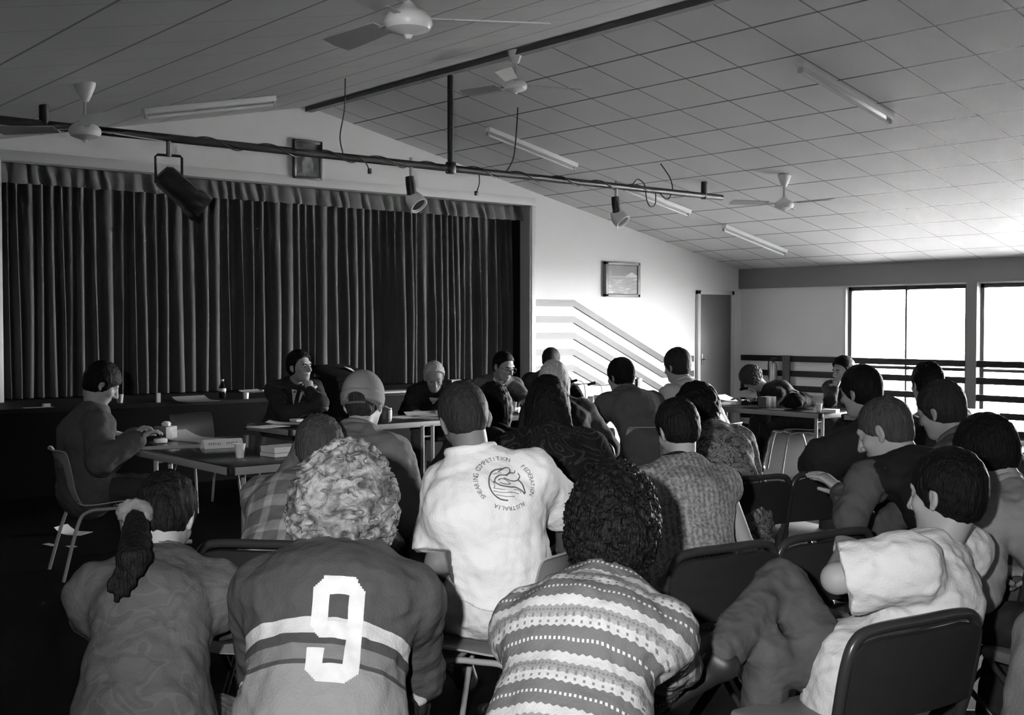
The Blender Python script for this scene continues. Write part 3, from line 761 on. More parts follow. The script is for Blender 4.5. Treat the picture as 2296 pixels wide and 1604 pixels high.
        if st in ('short', 'grey', 'pony'):
            F.ell(hl(0, -0.048, -0.026), ((0.058+t*0.5)*hs, (0.046+t*0.8)*hs, 0.058*hs), HF, k=0.03)
        if st in ('curly', 'bushy'):
            c = opt.get('c', (0, -0.025, -0.01)); r = opt.get('r', (0.13, 0.13, 0.15))
            F.ell(hl(*c), tuple(q*hs for q in r), HF, k=0.05)
        if st in ('bob', 'long'):
            r = opt.get('r', (0.098, 0.098, 0.10)); F.ell(hl(0, -0.022, -0.02), tuple(q*hs for q in r), HF, k=0.04)
            F.seg(hl(0, -0.035, -0.02), hl(0, -0.035, opt.get('drop', -0.09)), (0.098*hs, 0.070*hs), (0.102*hs, 0.062*hs), w=hx, k=0.03)
        if st == 'long':
            a0 = hl(0, -0.06, -0.08); off = at(*opt['end']) if 'end' in opt else S2-bk*0.13
            F.seg(a0, (a0+off)/2-bk*0.03, (0.10*hs, 0.050), (0.105*s, 0.045), w=hx, k=0.04)
            F.seg((a0+off)/2-bk*0.03, off, (0.105*s, 0.045), (opt.get('wend', 0.07), 0.030), w=hx, k=0.04)
        if st == 'pony':
            q0 = hl(*opt.get('root', (-0.03, -0.105, 0.0)))
            q1 = at(*opt['mid']); q2 = at(*opt['end'])
            F.seg(q0, q1, 0.026, (0.042, 0.030), w=rt, k=0.02)
            for dx, dz in ((-0.030, 0.012), (-0.012, -0.012), (0.010, 0.0), (0.028, 0.03)): F.seg(q1+rt*dx*0.6, q2+rt*dx+UP*dz, 0.020, 0.006, k=0.012)
        # keep the face (and ears for short hair) clear
        fc = opt.get('face', 1.0); y0 = opt.get('fy', -0.012 if hair[0] in ('short', 'grey') else 0.0)
        F.ell(hl(0, 0.120+y0, -0.045+opt.get('fz', 0)), ((0.125 if st in ('short', 'grey') else 0.078)*hs*fc, 0.088*hs, 0.098*hs*fc), HF, k=0.008, op='sub')
        F.ell(hl(0, 0.05+y0, -0.13), (0.09*hs, 0.09*hs, 0.08*hs), HF, k=0.01, op='sub')
        if st in ('short', 'grey'):
            for sd in (-1, 1): F.ell(hl(sd*0.092, -0.001, -0.014), (0.017*hs, 0.022*hs, 0.034*hs), (hx, unit(hf-hu*0.1), hu), k=0.004, op='sub'); F.ell(hl(sd*0.085, 0.045, -0.055), (0.03*hs, 0.034*hs, 0.035*hs), HF, k=0.008, op='sub')
            for sd in (-1, 1): F.ell(hl(sd*0.098, -0.040, -0.085), (0.042*hs, 0.06*hs, 0.050*hs), HF, k=0.012, op='sub')
            F.ell(hl(0, -0.02, -0.150), (0.12*hs, 0.13*hs, 0.056*hs), HF, k=0.01, op='sub')
        am = opt.get('amp', 0.003); 
        if st in ('curly', 'bushy'): F.warp(curlfn(seed+20, opt.get('sc', 0.06), am, opt.get('st', (1, 1, 1))))
        else: F.warp(wobble(seed+20, opt.get('sc', 0.035), am, 3)) ; 
        if st in ('long', 'pony', 'bob'): F.warp(wobble(seed+31, 0.03, 0.004, 2, (1, 1, 0.12)))
        V, Q = F.mesh(); np_mesh('hair', V, Q, hairm, root, org)
    # ---------------- eyes and brows
    if face:
        for sd in (-1, 1):
            bm = bmesh.new(); bmesh.ops.create_uvsphere(bm, u_segments=12, v_segments=8, radius=0.0065*hs)
            bmesh.ops.translate(bm, verts=bm.verts, vec=Vector(hl(sd*0.031, 0.0865, 0.004)-org)); finish(bm, 'eye', M_EYE, root, 180)
            bm = bmesh.new(); tube(bm, [hl(sd*0.016, 0.093, 0.021)-org, hl(sd*0.032, 0.0935, 0.027)-org, hl(sd*0.050, 0.080, 0.022)-org], [0.0035*hs, 0.0045*hs, 0.003*hs], 8)
            finish(bm, 'eyebrow', hairm if hairm is not None and not opt.get('lightbrow') else hairm, root, 180)
    P['root'] = root; P['org'] = org; P['hl'] = hl; P['hx'] = hx; P['hf'] = hf; P['hu'] = hu; P['hs'] = hs; P['Pv'] = Pv
    PEOPLE[key] = P
    return P
def project_on_back(P, polys, name, m, off=0.003, center=(0.0, 0.2), direction=None, parent=None):
    """lay flat polygons [(x across, h below collar) ...] on the back of the shirt"""
    V, Q = P['topVQ']; bv = BVHTree.FromPolygons([tuple(v) for v in V], [tuple(q) for q in Q])
    bm = bmesh.new(); back = -P['bk']; cache = {}
    def pt(x, hh):
        key = (round(x, 5), round(hh, 5))
        if key in cache: return cache[key]
        o = P['S3']+P['rt2']*x-P['sp']*hh+back*0.8
        r = bv.ray_cast(Vector(o), Vector(-back), 2.0)
        p = (np.array(r[0])+np.array(r[1])*off*(1 if np.dot(np.array(r[1]), back) > 0 else -1)) if r[0] is not None else None
        v = bm.verts.new(p-P['org']) if p is not None else None
        cache[key] = v; return v
    for poly in polys:
        vs_ = [pt(x, y) for (x, y) in poly]
        if any(v is None for v in vs_) or len(set(vs_)) < 3: continue
        try: bm.faces.new(vs_)
        except ValueError: pass
    return finish(bm, name, m, P['root'] if parent is None else parent, 60)
def grid_quads(x0, y0, x1, y1, st=0.008):
    nx = max(1, int(round(abs(x1-x0)/st))); ny = max(1, int(round(abs(y1-y0)/st))); out = []
    for i in range(nx):
        for j in range(ny):
            a, b = x0+(x1-x0)*i/nx, x0+(x1-x0)*(i+1)/nx; c, d = y0+(y1-y0)*j/ny, y0+(y1-y0)*(j+1)/ny
            out.append([(a, c), (b, c), (b, d), (a, d)])
    return out
def glyph_polys(ch, size):
    cu = bpy.data.curves.new('glyph', 'FONT'); cu.body = ch; cu.size = size; cu.align_x = 'CENTER'; cu.resolution_u = 2
    o = bpy.data.objects.new('glyph', cu); me = bpy.data.meshes.new_from_object(o)
    out = [[(me.vertices[i].co.x, me.vertices[i].co.y) for i in p.vertices] for p in me.polygons]
    bpy.data.meshes.remove(me); bpy.data.objects.remove(o); bpy.data.curves.remove(cu); return out
# ================================================================== CEILING FITTINGS
M_WHITEM = mat('white_enamel', 0.80, 0.35)
M_METALG = mat('grey_enamel', 0.45, 0.4)
M_CHROME = mat('chrome_tube', 0.55, 0.25, metal=0.9)
M_BLACKM = mat('black_pipe', 0.012, 0.45)
M_TUBE = mat('fluorescent_glass', 0.75, 0.2)
def fluoro(x0, x1, y, label):
    s = 1 if x0 > XR else -1
    x0, x1 = sorted((x0, x1)); xm = (x0+x1)/2; z = ceil_z(xm); L = (x1-x0)*math.sqrt(1+SL*SL)
    r = empty('fluorescent_light', (xm, y, z), 0, label, 'light', 'unlit batten lights on the ceiling')
    r.rotation_euler = (0, math.atan(SL)*s, 0)
    boxo('batten', (0, 0, -0.028), (L, 0.085, 0.05), M_WHITEM, r, bev=0.006)
    tubeo('tube', [(-L/2+0.03, 0, -0.085), (L/2-0.03, 0, -0.085)], 0.014, M_TUBE, r)
    for e in (-1, 1): boxo('lamp_holder', (e*(L/2-0.015), 0, -0.065), (0.022, 0.04, 0.06), M_METALG, r)
fluoro(8.20, 9.54, 10.13, 'unlit batten light on the right slope, beyond the ridge end of the black pipe')
fluoro(8.16, 9.52, 5.95, 'unlit batten light nearest the viewer, at the upper right of the tiled ceiling')
fluoro(10.35, 11.55, 10.13, 'unlit batten light half hidden behind the right end of the black pipe')
fluoro(12.24, 13.58, 10.13, 'unlit batten light low on the slope, nearest the windows and the door')
fluoro(4.22, 5.52, 10.07, 'unlit batten light on the dark left slope above the stage')
def fan(x, y, rot, label, drop=0.30, n=3):
    z = ceil_z(x); r = empty('ceiling_fan', (x, y, z), rot, label, 'fan', 'white ceiling fans')
    latheo('canopy', [(0.075, 0.005), (0.072, -0.02), (0.052, -0.07), (0.034, -0.11), (0.026, -0.125)], M_WHITEM, r)
    tubeo('downrod', [(0, 0, -0.1), (0, 0, -drop+0.02)], 0.011, M_METALG, r)
    latheo('motor', [(0.02, -drop+0.06), (0.045, -drop+0.03), (0.085, -drop+0.012), (0.105, -drop-0.012), (0.108, -drop-0.035), (0.095, -drop-0.06), (0.055, -drop-0.075), (0.02, -drop-0.085), (0.012, -drop-0.10)], M_WHITEM, r)
    for k in range(n):
        a = 2*PI*k/n; bm = bmesh.new(); R_ = Matrix.Rotation(a, 3, 'Z') @ Matrix.Rotation(math.radians(13), 3, 'X')
        q = [(0.20, -0.055), (0.62, -0.075), (0.64, 0.0), (0.62, 0.075), (0.20, 0.055)]
        tp = [bm.verts.new(R_ @ Vector((u, v, 0.003))+Vector((0, 0, -drop-0.01))) for u, v in q]; bt = [bm.verts.new(R_ @ Vector((u, v, -0.003))+Vector((0, 0, -drop-0.01))) for u, v in q]
        bm.faces.new(tp); bm.faces.new(bt[::-1])
        for i in range(5): bm.faces.new((tp[i], bt[i], bt[(i+1) % 5], tp[(i+1) % 5]))
        bl = finish(bm, 'blade', M_METALG, r, 10)
        bm = bmesh.new(); box(bm, R_ @ Vector((0.15, 0, 0))+Vector((0, 0, -drop-0.012)), (0.14, 0.03, 0.005), Matrix.Rotation(a, 3, 'Z')); finish(bm, 'blade_arm', M_METALG, bl)
fan(2.96, 8.04, 0.25, 'white ceiling fan at far left hanging before the black pipe')
fan(6.85, 8.07, -0.35, 'white ceiling fan hanging from the ridge beam behind the vertical pipe')
fan(10.72, 8.02, 0.55, 'white ceiling fan on the right slope above the door side', 0.30)
fan(2.99, 4.25, 1.55, 'grey bladed ceiling fan cut off by the top of the view', 0.30)
# lighting pipe
PY = 9.1; PZ = 3.06
lp = empty('lighting_pipe', (6.9, PY, PZ), 0, 'long black lighting pipe hung across the room from the ridge', 'pipe')
tubeo('crossbar', [(2.55-6.9, 0, 0), (10.95-6.9, 0, 0)], 0.034, M_BLACKM, lp, 16)
tubeo('hanger', [(0, 0, -0.03), (0, 0, ZR-0.06-PZ)], 0.032, M_BLACKM, lp, 16)
for x in (10.63, 3.04):
    tubeo('end_bracket', [(x-6.9, 0, -0.04), (x-6.9, 0, ceil_z(x)-PZ)], 0.036, M_BLACKM, lp, 14)
latheo('clamp', [(0.045, -0.05), (0.052, -0.04), (0.052, 0.05), (0.045, 0.06)], M_BLACKM, lp)
M_CABLE = mat('dark_cable', 0.03, 0.6)
def cable(name, pts, r=0.007, label=None, cat='cable', m=M_CABLE):
    p = smooth_path(pts, 6); o = tubeo(name, p, r, m, n=8); tag(o, label, cat); return o
# helical lead wrapped round the bar
hel = [(4.2+5.4*t, PY+0.041*math.cos(60*t), PZ+0.041*math.sin(60*t)) for t in [i/300 for i in range(301)]]
o = tubeo('power_lead', hel, 0.006, M_CABLE, n=6); tag(o, 'dark power lead wound around the black lighting pipe', 'cable')
cable('hanging_lead', [(5.74, PY+0.05, ceil_z(5.74)), (5.73, PY+0.05, 3.5), (5.67, PY+0.03, 3.25), (5.68, PY, 3.09)], 0.006, 'thin straight lead dropping from the ceiling to the pipe, left of the framed portrait side')
cable('hanging_lead', [(7.9, 9.27, 3.79), (7.86, 9.25, 3.5), (7.78, 9.2, 3.25), (7.62, 9.12, 3.09)], 0.007, 'curved lead dropping from the ceiling to the pipe, right of the vertical hanger')
cable('hanging_lead', [(9.90, 9.12, ceil_z(9.9)), (10.05, 9.11, 3.22), (10.08, 9.1, 3.08), (9.98, 9.08, 2.97), (9.88, 9.07, 3.0), (9.83, 9.08, 3.05)], 0.007, 'looped lead hanging near the right end of the pipe')
cable('looped_lead', [(9.42, 9.1, 3.09), (9.50, 9.09, 3.16), (9.60, 9.08, 3.10), (9.62, 9.07, 2.95), (9.68, 9.07, 2.87), (9.76, 9.07, 2.90), (9.78, 9.08, 3.03)], 0.007, 'lead looping over and under the pipe beside the right spotlight')
pl = cable('plug_lead', [(7.25, 9.1, 3.05), (7.24, 9.08, 2.95), (7.21, 9.08, 2.86)], 0.006, 'short lead with a plug dangling from the pipe over the curtain top')
boxo('plug', (7.20, 9.08, 2.84), (0.03, 0.03, 0.045), M_CABLE, pl, bev=0.006)
pl = cable('plug_lead', [(5.83, 9.06, 3.07), (5.90, 9.06, 3.02), (5.93, 9.06, 2.97)], 0.006, 'short plug end hanging from the pipe beside the straight lead')
boxo('plug', (5.94, 9.06, 2.95), (0.03, 0.03, 0.05), M_CABLE, pl, bev=0.006)
# big black stage lantern
sp1 = empty('stage_lantern', (4.03, PY, PZ-0.03), -0.2, 'large black stage lantern in a yoke at the left of the pipe', 'stage light')
tubeo('clamp', [(0, 0, 0.05), (0, 0, -0.12)], 0.022, mat('steel_clamp', 0.2, 0.4, metal=0.7), sp1)
bm = bmesh.new(); tube(bm, [(-0.105, 0, -0.34), (-0.105, 0, -0.125), (-0.09, 0, -0.11), (0.09, 0, -0.11), (0.105, 0, -0.125), (0.105, 0, -0.34)], 0.011, 8); finish(bm, 'yoke', M_BLACKM, sp1, 50)
RB = Matrix.Rotation(math.radians(-50), 3, 'Y')
latheo('lamp_housing', [(0.0, 0.17), (0.075, 0.16), (0.105, 0.12), (0.108, -0.14), (0.125, -0.16), (0.13, -0.27), (0.118, -0.27), (0.10, -0.18), (0, -0.17)], M_BLACKM, sp1, (0.06, 0, -0.36), 8, RB)
def par(x, label, rz, tilt):
    r = empty('spotlight', (x, PY, PZ-0.03), rz, label, 'stage light', 'small spotlights on the pipe'); r.scale = (1.3, 1.3, 1.3)
    tubeo('hook', [(0, 0, 0.07), (0.0, 0.0, -0.09)], 0.013, M_METALG, r)
    Rt = Vector((0, 0, -1)).rotation_difference(Vector((0.35, -0.62, -0.72))).to_matrix()
    latheo('socket', [(0.0, 0.09), (0.032, 0.085), (0.036, 0.03), (0.034, -0.05), (0.0, -0.055)], M_BLACKM, r, (0.0, 0, -0.15), 16, Matrix.Rotation(math.radians(-8), 3, 'Y'))
    latheo('shade', [(0.034, 0.08), (0.055, 0.045), (0.068, 0.01), (0.070, -0.05), (0.060, -0.05), (0.05, -0.02), (0.0, -0.01)], M_WHITEM, r, (0.035, 0, -0.245), 20, Rt)
    latheo('lens', [(0, -0.030), (0.058, -0.034), (0.0, -0.038)], M_BLACKM, r, (0.035, 0, -0.245), 20, Rt)
par(6.43, 'small spotlight with a pale shade, left of the vertical hanger', -0.2, -22)
par(9.17, 'small spotlight with a pale shade, right of the vertical hanger', -0.2, -35)

# ================================================================== WALL THINGS
def portrait_fn(nt, tc):
    s = N(nt, 'ShaderNodeSeparateXYZ'); nt.links.new(tc.outputs['Object'], s.inputs[0]); x, y, z = s.outputs
    def blob(cx, cz, rx, rz):
        a = mth(nt, 'DIVIDE', mth(nt, 'SUBTRACT', x, cx), rx); b = mth(nt, 'DIVIDE', mth(nt, 'SUBTRACT', z, cz), rz)
        return mth(nt, 'LESS_THAN', mth(nt, 'ADD', mth(nt, 'MULTIPLY', a, a), mth(nt, 'MULTIPLY', b, b)), 1.0)
    n = N(nt, 'ShaderNodeTexNoise'); n.inputs['Scale'].default_value = 14; nt.links.new(tc.outputs['Object'], n.inputs['Vector'])
    c = ramp(nt, n.outputs['Fac'], [(0.4, 0.008), (0.7, 0.03)], 'LINEAR')
    c = mixc(nt, blob(0, -0.22, 0.16, 0.09), c, 0.07)
    c = mixc(nt, blob(0.0, -0.08, 0.075, 0.13), c, ramp(nt, n.outputs['Fac'], [(0.35, 0.06), (0.6, 0.17)], 'LINEAR'))
    c = mixc(nt, blob(0.0, 0.02, 0.035, 0.045), c, 0.2)
    return c
pf = empty('framed_portrait', (6.82, YS-0.03, 3.41), 0, 'dark framed portrait above the stage curtain', 'picture')
boxo('picture', (0, -0.005, 0), (0.31, 0.01, 0.38), mat('portrait_print', 0.1, 0.4, fn=portrait_fn), pf)
M_DFR = mat('dark_wood_frame', 0.03, 0.4)
bm = bmesh.new()
for c, s_ in (((-0.17, 0, 0), (0.035, 0.04, 0.44)), ((0.17, 0, 0), (0.035, 0.04, 0.44)), ((0, 0, 0.205), (0.37, 0.04, 0.035)), ((0, 0, -0.205), (0.37, 0.04, 0.035))): box(bm, c, s_, bev=0.005)
finish(bm, 'frame', M_DFR, pf)
def land_fn(nt, tc):
    s = N(nt, 'ShaderNodeSeparateXYZ'); nt.links.new(tc.outputs['Object'], s.inputs[0]); x, y, z = s.outputs
    n = N(nt, 'ShaderNodeTexNoise'); n.inputs['Scale'].default_value = 6; mp = N(nt, 'ShaderNodeMapping'); mp.inputs['Scale'].default_value = (1, 1, 6)
    nt.links.new(tc.outputs['Object'], mp.inputs[0]); nt.links.new(mp.outputs[0], n.inputs['Vector'])
    sky = ramp(nt, n.outputs['Fac'], [(0.3, 0.05), (0.7, 0.09)], 'LINEAR'); gr = ramp(nt, n.outputs['Fac'], [(0.3, 0.12), (0.55, 0.22), (0.75, 0.5)], 'LINEAR')
    hz = mth(nt, 'ADD', 0.045, mth(nt, 'MULTIPLY', mth(nt, 'MAXIMUM', mth(nt, 'SUBTRACT', 0.14, mth(nt, 'ABSOLUTE', mth(nt, 'SUBTRACT', x, 0.18))), 0.0), 0.45))
    c = mixc(nt, mth(nt, 'LESS_THAN', z, hz), sky, 0.45)
    return mixc(nt, mth(nt, 'LESS_THAN', z, 0.035), c, gr)
lf = empty('landscape_painting', (11.88, YS-0.04, 2.18), 0, 'framed landscape painting on the pale wall above the zigzag boards', 'picture')
boxo('picture', (0, -0.01, 0), (0.60, 0.01, 0.40), mat('landscape_print', 0.2, 0.4, fn=land_fn), lf)
bm = bmesh.new()
for c, s_ in (((-0.32, 0, 0), (0.05, 0.06, 0.49)), ((0.32, 0, 0), (0.05, 0.06, 0.49)), ((0, 0, 0.225), (0.69, 0.06, 0.045)), ((0, 0, -0.225), (0.69, 0.06, 0.045))): box(bm, c, s_, bev=0.006)
finish(bm, 'frame', mat('grey_wood_frame', 0.16, 0.4), lf)
fe = empty('fire_extinguisher', (XC-0.14, 10.97, 0.62), 0, 'pale fire extinguisher hanging on the dado boards', 'fire extinguisher')
latheo('cylinder', [(0.055, 0), (0.062, 0.02), (0.062, 0.30), (0.045, 0.345), (0.02, 0.36)], mat('extinguisher_shell', 0.45, 0.25, metal=0.4), fe)
bm = bmesh.new(); tube(bm, [(0, 0, 0.35), (0, 0, 0.41)], 0.018); box(bm, (-0.01, -0.02, 0.42), (0.02, 0.10, 0.018)); finish(bm, 'valve', M_BLACKM, fe)
tubeo('hose', smooth_path([(0, 0.02, 0.39), (0, 0.085, 0.36), (0, 0.09, 0.2), (0, 0.075, 0.08)]), 0.01, M_BLACKM, fe)
eb = boxo('backing_board', (XC-0.075, 10.78, 0.80), (0.03, 0.13, 0.56), mat('backing_board', 0.06, 0.5), bev=0.004)
tag(eb, 'dark upright backing board beside the fire extinguisher', 'board')

# ================================================================== FURNITURE
M_TOP = mat('dark_laminate', 0.018, 0.16, spec=0.5); M_EDGE = mat('grey_table_edge', 0.30, 0.45)
M_CAP = mat('black_corner_cap', 0.012, 0.5); M_LEGT = mat('grey_table_leg', 0.33, 0.4)
TZ = 0.72
def table(x0, x1, y0, y1, label, peds, bright=False, group='folding tables of the meeting'):
    cx, cy = (x0+x1)/2, (y0+y1)/2; r = empty('folding_table', (cx, cy, 0), 0, label, 'table', group)
    boxo('tabletop', (0, 0, TZ-0.012), (x1-x0-0.012, y1-y0-0.012, 0.024), M_TOP, r, bev=0.003)
    bm = bmesh.new()
    for s_ in (-1, 1):
        box(bm, (0, s_*((y1-y0)/2-0.008), TZ-0.030), (x1-x0-0.06, 0.02, 0.046), bev=0.003); box(bm, (s_*((x1-x0)/2-0.008), 0, TZ-0.030), (0.02, y1-y0-0.06, 0.046), bev=0.003)
    finish(bm, 'edge_rail', M_EDGE, r)
    for sx in (-1, 1):
        for sy in (-1, 1): boxo('corner_cap', (sx*((x1-x0)/2-0.018), sy*((y1-y0)/2-0.018), TZ-0.029), (0.042, 0.042, 0.054), M_CAP, r, bev=0.008)
    for (px, py, ax, fl) in peds:      # post centre, foot axis, foot length
        bm = bmesh.new(); d = Vector((1, 0, 0)) if ax == 'x' else Vector((0, 1, 0)); c = Vector((px-cx, py-cy, 0))
        for s_ in (-1, 1): tube(bm, [c+d*0.052*s_+Vector((0, 0, 0.03)), c+d*0.052*s_+Vector((0, 0, TZ-0.03))], 0.017, 12)
        tube(bm, [c-d*fl/2+Vector((0, 0, 0.018)), c-d*0.1+Vector((0, 0, 0.030)), c+d*0.1+Vector((0, 0, 0.030)), c+d*fl/2+Vector((0, 0, 0.018))], 0.018, 10)
        tube(bm, [c-d*0.05+Vector((0, 0, 0.60)), c+d*0.05+Vector((0, 0, 0.60))], 0.008, 8)
        finish(bm, 'leg', M_LEGT, r, 50)
    return r
table(3.12, 4.16, 6.24, 7.98, 'dark topped folding table at the left with papers and a paper cup', [(3.68, 7.06, 'x', 0.52), (3.36, 7.72, 'x', 0.40)])
table(4.60, 6.44, 8.16, 8.92, 'dark topped folding table before the curtain where two men sit', [(4.95, 8.52, 'y', 0.6), (5.83, 8.0+0.02, 'x', 0.3)])
table(6.46, 8.30, 8.16, 8.92, 'dark topped folding table with the microphones and cups', [(6.85, 8.52, 'y', 0.6), (7.95, 8.52, 'y', 0.6)])
table(9.22, 9.98, 6.46, 8.24, 'dark topped folding table at the right where a person writes', [(9.60, 6.75, 'x', 0.6), (9.60, 7.95, 'x', 0.6)])
table(9.30, 10.9, 5.60, 6.30, 'pale edged folding table end beside the dark bag', [(9.6, 5.95, 'y', 0.5), (10.6, 5.95, 'y', 0.5)])

M_SHELLL = mat('pale_plastic', 0.30, 0.45); M_SHELLD = mat('grey_plastic', 0.07, 0.5)
def rz_of(fw): return math.atan2(-fw[0], fw[1])
def plastic_chair_proto(m):
    r = empty('plastic_chair')
    pts = [(0.225, 0.405), (0.20, 0.437), (0.08, 0.440), (-0.08, 0.430), (-0.16, 0.448), (-0.205, 0.53), (-0.228, 0.65), (-0.255, 0.765), (-0.285, 0.785)]
    P3 = smooth_path([(0, p[0], p[1]) for p in pts], 4); n = len(P3); bm = bmesh.new(); rows = []
    for i, p in enumerate(P3):
        t = i/(n-1); hw = 0.205+0.015*math.sin(PI*min(1, t*1.5)); 
        if t > 0.80: hw -= 0.03*((t-0.80)/0.20)**2
        row = []
        for j in range(13):
            u = -1+2*j/12; cup = 0.035*u*u
            row.append(bm.verts.new((u*hw, p.y+(cup if t > 0.5 else 0), p.z+(cup*0.6 if t <= 0.5 else 0))))
        rows.append(row)
    for a, b in zip(rows, rows[1:]):
        for j in range(12): bm.faces.new((a[j], a[j+1], b[j+1], b[j]))
    o = finish(bm, 'seat_shell', m, r, 80); md = o.modifiers.new('t', 'SOLIDIFY'); md.thickness = 0.007; md.offset = 0
    for s_ in (-1, 1):
        tubeo('leg_frame', smooth_path([(s_*0.215, 0.235, 0.0), (s_*0.195, 0.175, 0.33), (s_*0.185, 0.12, 0.405), (s_*0.183, 0.0, 0.415), (s_*0.185, -0.10, 0.405), (s_*0.195, -0.16, 0.33), (s_*0.22, -0.25, 0.0)], 5), 0.011, M_LEGT, r, 10)
    for y in (0.10, -0.08): tubeo('crossbar', [(-0.185, y, 0.408), (0.185, y, 0.408)], 0.009, M_LEGT, r, 8)
    return r
M_DPAD = mat('dark_vinyl_back', 0.022, 0.5, noise=0.2, nscale=30); M_SEATP = mat('grey_vinyl_seat', 0.18, 0.55, noise=0.08, nscale=20); M_DTUBE = mat('dark_brown_tube', 0.03, 0.3)
def row_chair_proto():
    r = empty('row_chair'); W = 0.245
    fr = smooth_path([(-0.225, -0.17, 0.38), (-W, -0.215, 0.55), (-W, -0.245, 0.70), (-W+0.025, -0.255, 0.765), (-W+0.085, -0.26, 0.785), (0, -0.262, 0.787), (W-0.085, -0.26, 0.785), (W-0.025, -0.255, 0.765), (W, -0.245, 0.70), (W, -0.215, 0.55), (0.225, -0.17, 0.38)], 5)
    tubeo('back_frame', fr, 0.0155, M_DTUBE, r, 10)
    bm = bmesh.new(); rows = []
    for i in range(7):
        t = i/6; z = 0.54+0.225*t; y = -0.218-0.045*t; row = []
        for j in range(13):
            u = -1+2*j/12; hw = W-0.006; row.append(bm.verts.new((u*hw*(1-0.06*max(0, (t-0.8)/0.2)**2), y-0.022*(1-u*u), z-(0.02*max(0, abs(u)-0.75)/0.25 if t > 0.9 else 0))))
        rows.append(row)
    for a, b in zip(rows, rows[1:]):
        for j in range(12): bm.faces.new((a[j], a[j+1], b[j+1], b[j]))
    o = finish(bm, 'backrest', M_DPAD, r, 80); md = o.modifiers.new('t', 'SOLIDIFY'); md.thickness = 0.018; md.offset = 0
    boxo('seat', (0, 0.02, 0.435), (0.43, 0.41, 0.045), M_SEATP, r, bev=0.018)
    for s_ in (-1, 1):
        tubeo('leg', smooth_path([(s_*0.232, -0.20, 0.50), (s_*0.232, -0.10, 0.40), (s_*0.230, 0.20, 0.02), (s_*0.230, 0.22, 0.0)], 3), 0.011, M_DTUBE, r, 8)
        tubeo('leg', [(s_*0.222, 0.18, 0.42), (s_*0.222, -0.26, 0.0)], 0.011, M_DTUBE, r, 8)
    tubeo('crossbar', [(-0.22, -0.20, 0.06), (0.22, -0.20, 0.06)], 0.009, M_DTUBE, r, 8)
    return r
def stool_proto():
    r = empty('stool'); boxo('seat', (0, 0, 0.43), (0.36, 0.34, 0.04), M_SEATP, r, bev=0.015)
    for sx in (-1, 1):
        for sy in (-1, 1): tubeo('leg', [(sx*0.15, sy*0.14, 0.42), (sx*0.17, sy*0.16, 0.0)], 0.012, M_DTUBE, r, 8)
    return r
PROTO = {}
def seat_at(kind, pos, fw, label, group, dz=0.0):
    if kind not in PROTO:
        PROTO[kind] = {'pale': lambda: plastic_chair_proto(M_SHELLL), 'grey': lambda: plastic_chair_proto(M_SHELLD), 'row': row_chair_proto, 'stool': stool_proto}[kind]()
        o = PROTO[kind]
    else: o = copy_tree(PROTO[kind])
    o.location = (pos[0], pos[1], 0); o.rotation_euler = (0, 0, rz_of(fw)); tag(o, label, 'stool' if kind == 'stool' else 'chair', group)
    return o
# rows of dark chairs on the right
ra = on_z(1605, 1080, 0.787); rb = on_z(1895, 1055, 0.787); dv = unit(rb-ra); nv = np.array([-dv[1], dv[0], 0])
labs1 = ['dark backed chair in the farther row, under the floral top', 'empty dark backed chair in the farther row, by the clasped hands']
for i in range(2): seat_at('row', ra+dv*(0.25+0.50*i)+nv*0.262, nv, labs1[i], 'row chairs')
ra2 = on_z(1500, 1247, 0.787); rb2 = on_z(1957, 1185, 0.787); L2 = np.linalg.norm((rb2-ra2)[:2]); dv2 = unit(rb2-ra2); nv2 = np.array([-dv2[1], dv2[0], 0])
labs2 = ['dark backed chair in the nearer row, behind the knitted vest', 'dark backed chair in the nearer row with the rounded right end']
for i in range(2): seat_at('row', rb2-dv2*(0.235+0.495*(1-i))+nv2*0.262, nv2, labs2[i], 'row chairs')
# the empty grey chair between the tables, and others
p = on_z(430, 928, 0.78); seat_at('grey', p+np.array([0.0, -0.25, 0]), np.array([0.1, -1.0, 0]), 'empty grey plastic chair standing behind the left table', 'plastic chairs')
p = on_z(1318, 962, 0.78); seat_at('pale', p+FH*0.25, FH, 'pale plastic chair left of the man in the grey jacket', 'plastic chairs')
p = on_z(1432, 957, 0.785); seat_at('pale', p+FH*0.22+R3*0.05, unit(FH-R3*0.25), 'pale plastic chair the man in the grey jacket sits on, its back showing', 'plastic chairs')
# ================================================================== PEOPLE
def hair_fn(lo, hi, sc, dist):
    def fn(nt, tc):
        n = N(nt, 'ShaderNodeTexNoise'); n.inputs['Scale'].default_value = sc; n.inputs['Detail'].default_value = 4; n.inputs['Distortion'].default_value = dist
        nt.links.new(tc.outputs['Object'], n.inputs['Vector']); return ramp(nt, n.outputs['Fac'], [(0.36, lo), (0.62, hi)], 'LINEAR')
    return fn
def hm(name, g, rough=0.5, **k): return mat(name, g, rough+0.15, spec=0.12, noise=0.6, nscale=60, bump=1.0, bscale=130, stretch=k.pop('stretch', (1, 1, 0.14)), **k)
H_BLACK = hm('black_hair', 0.005, 0.45); H_BROWN = hm('brown_hair', 0.022, 0.45); H_FAIR = mat('fair_curly_hair', 0.16, 0.7, bump=1.0, bscale=60, spec=0.25, fn=hair_fn(0.045, 0.26, 16, 1.6)); H_BLOND = hm('blond_hair', 0.42, 0.5)
H_GREYH = hm('grey_brown_hair', 0.05, 0.5); H_CURLB = hm('black_curly_hair', 0.006, 0.35)
def cloth(name, g, **k): return mat(name, g, 0.85, bump=0.25, bscale=k.pop('bscale', 140), spec=0.2, **k)
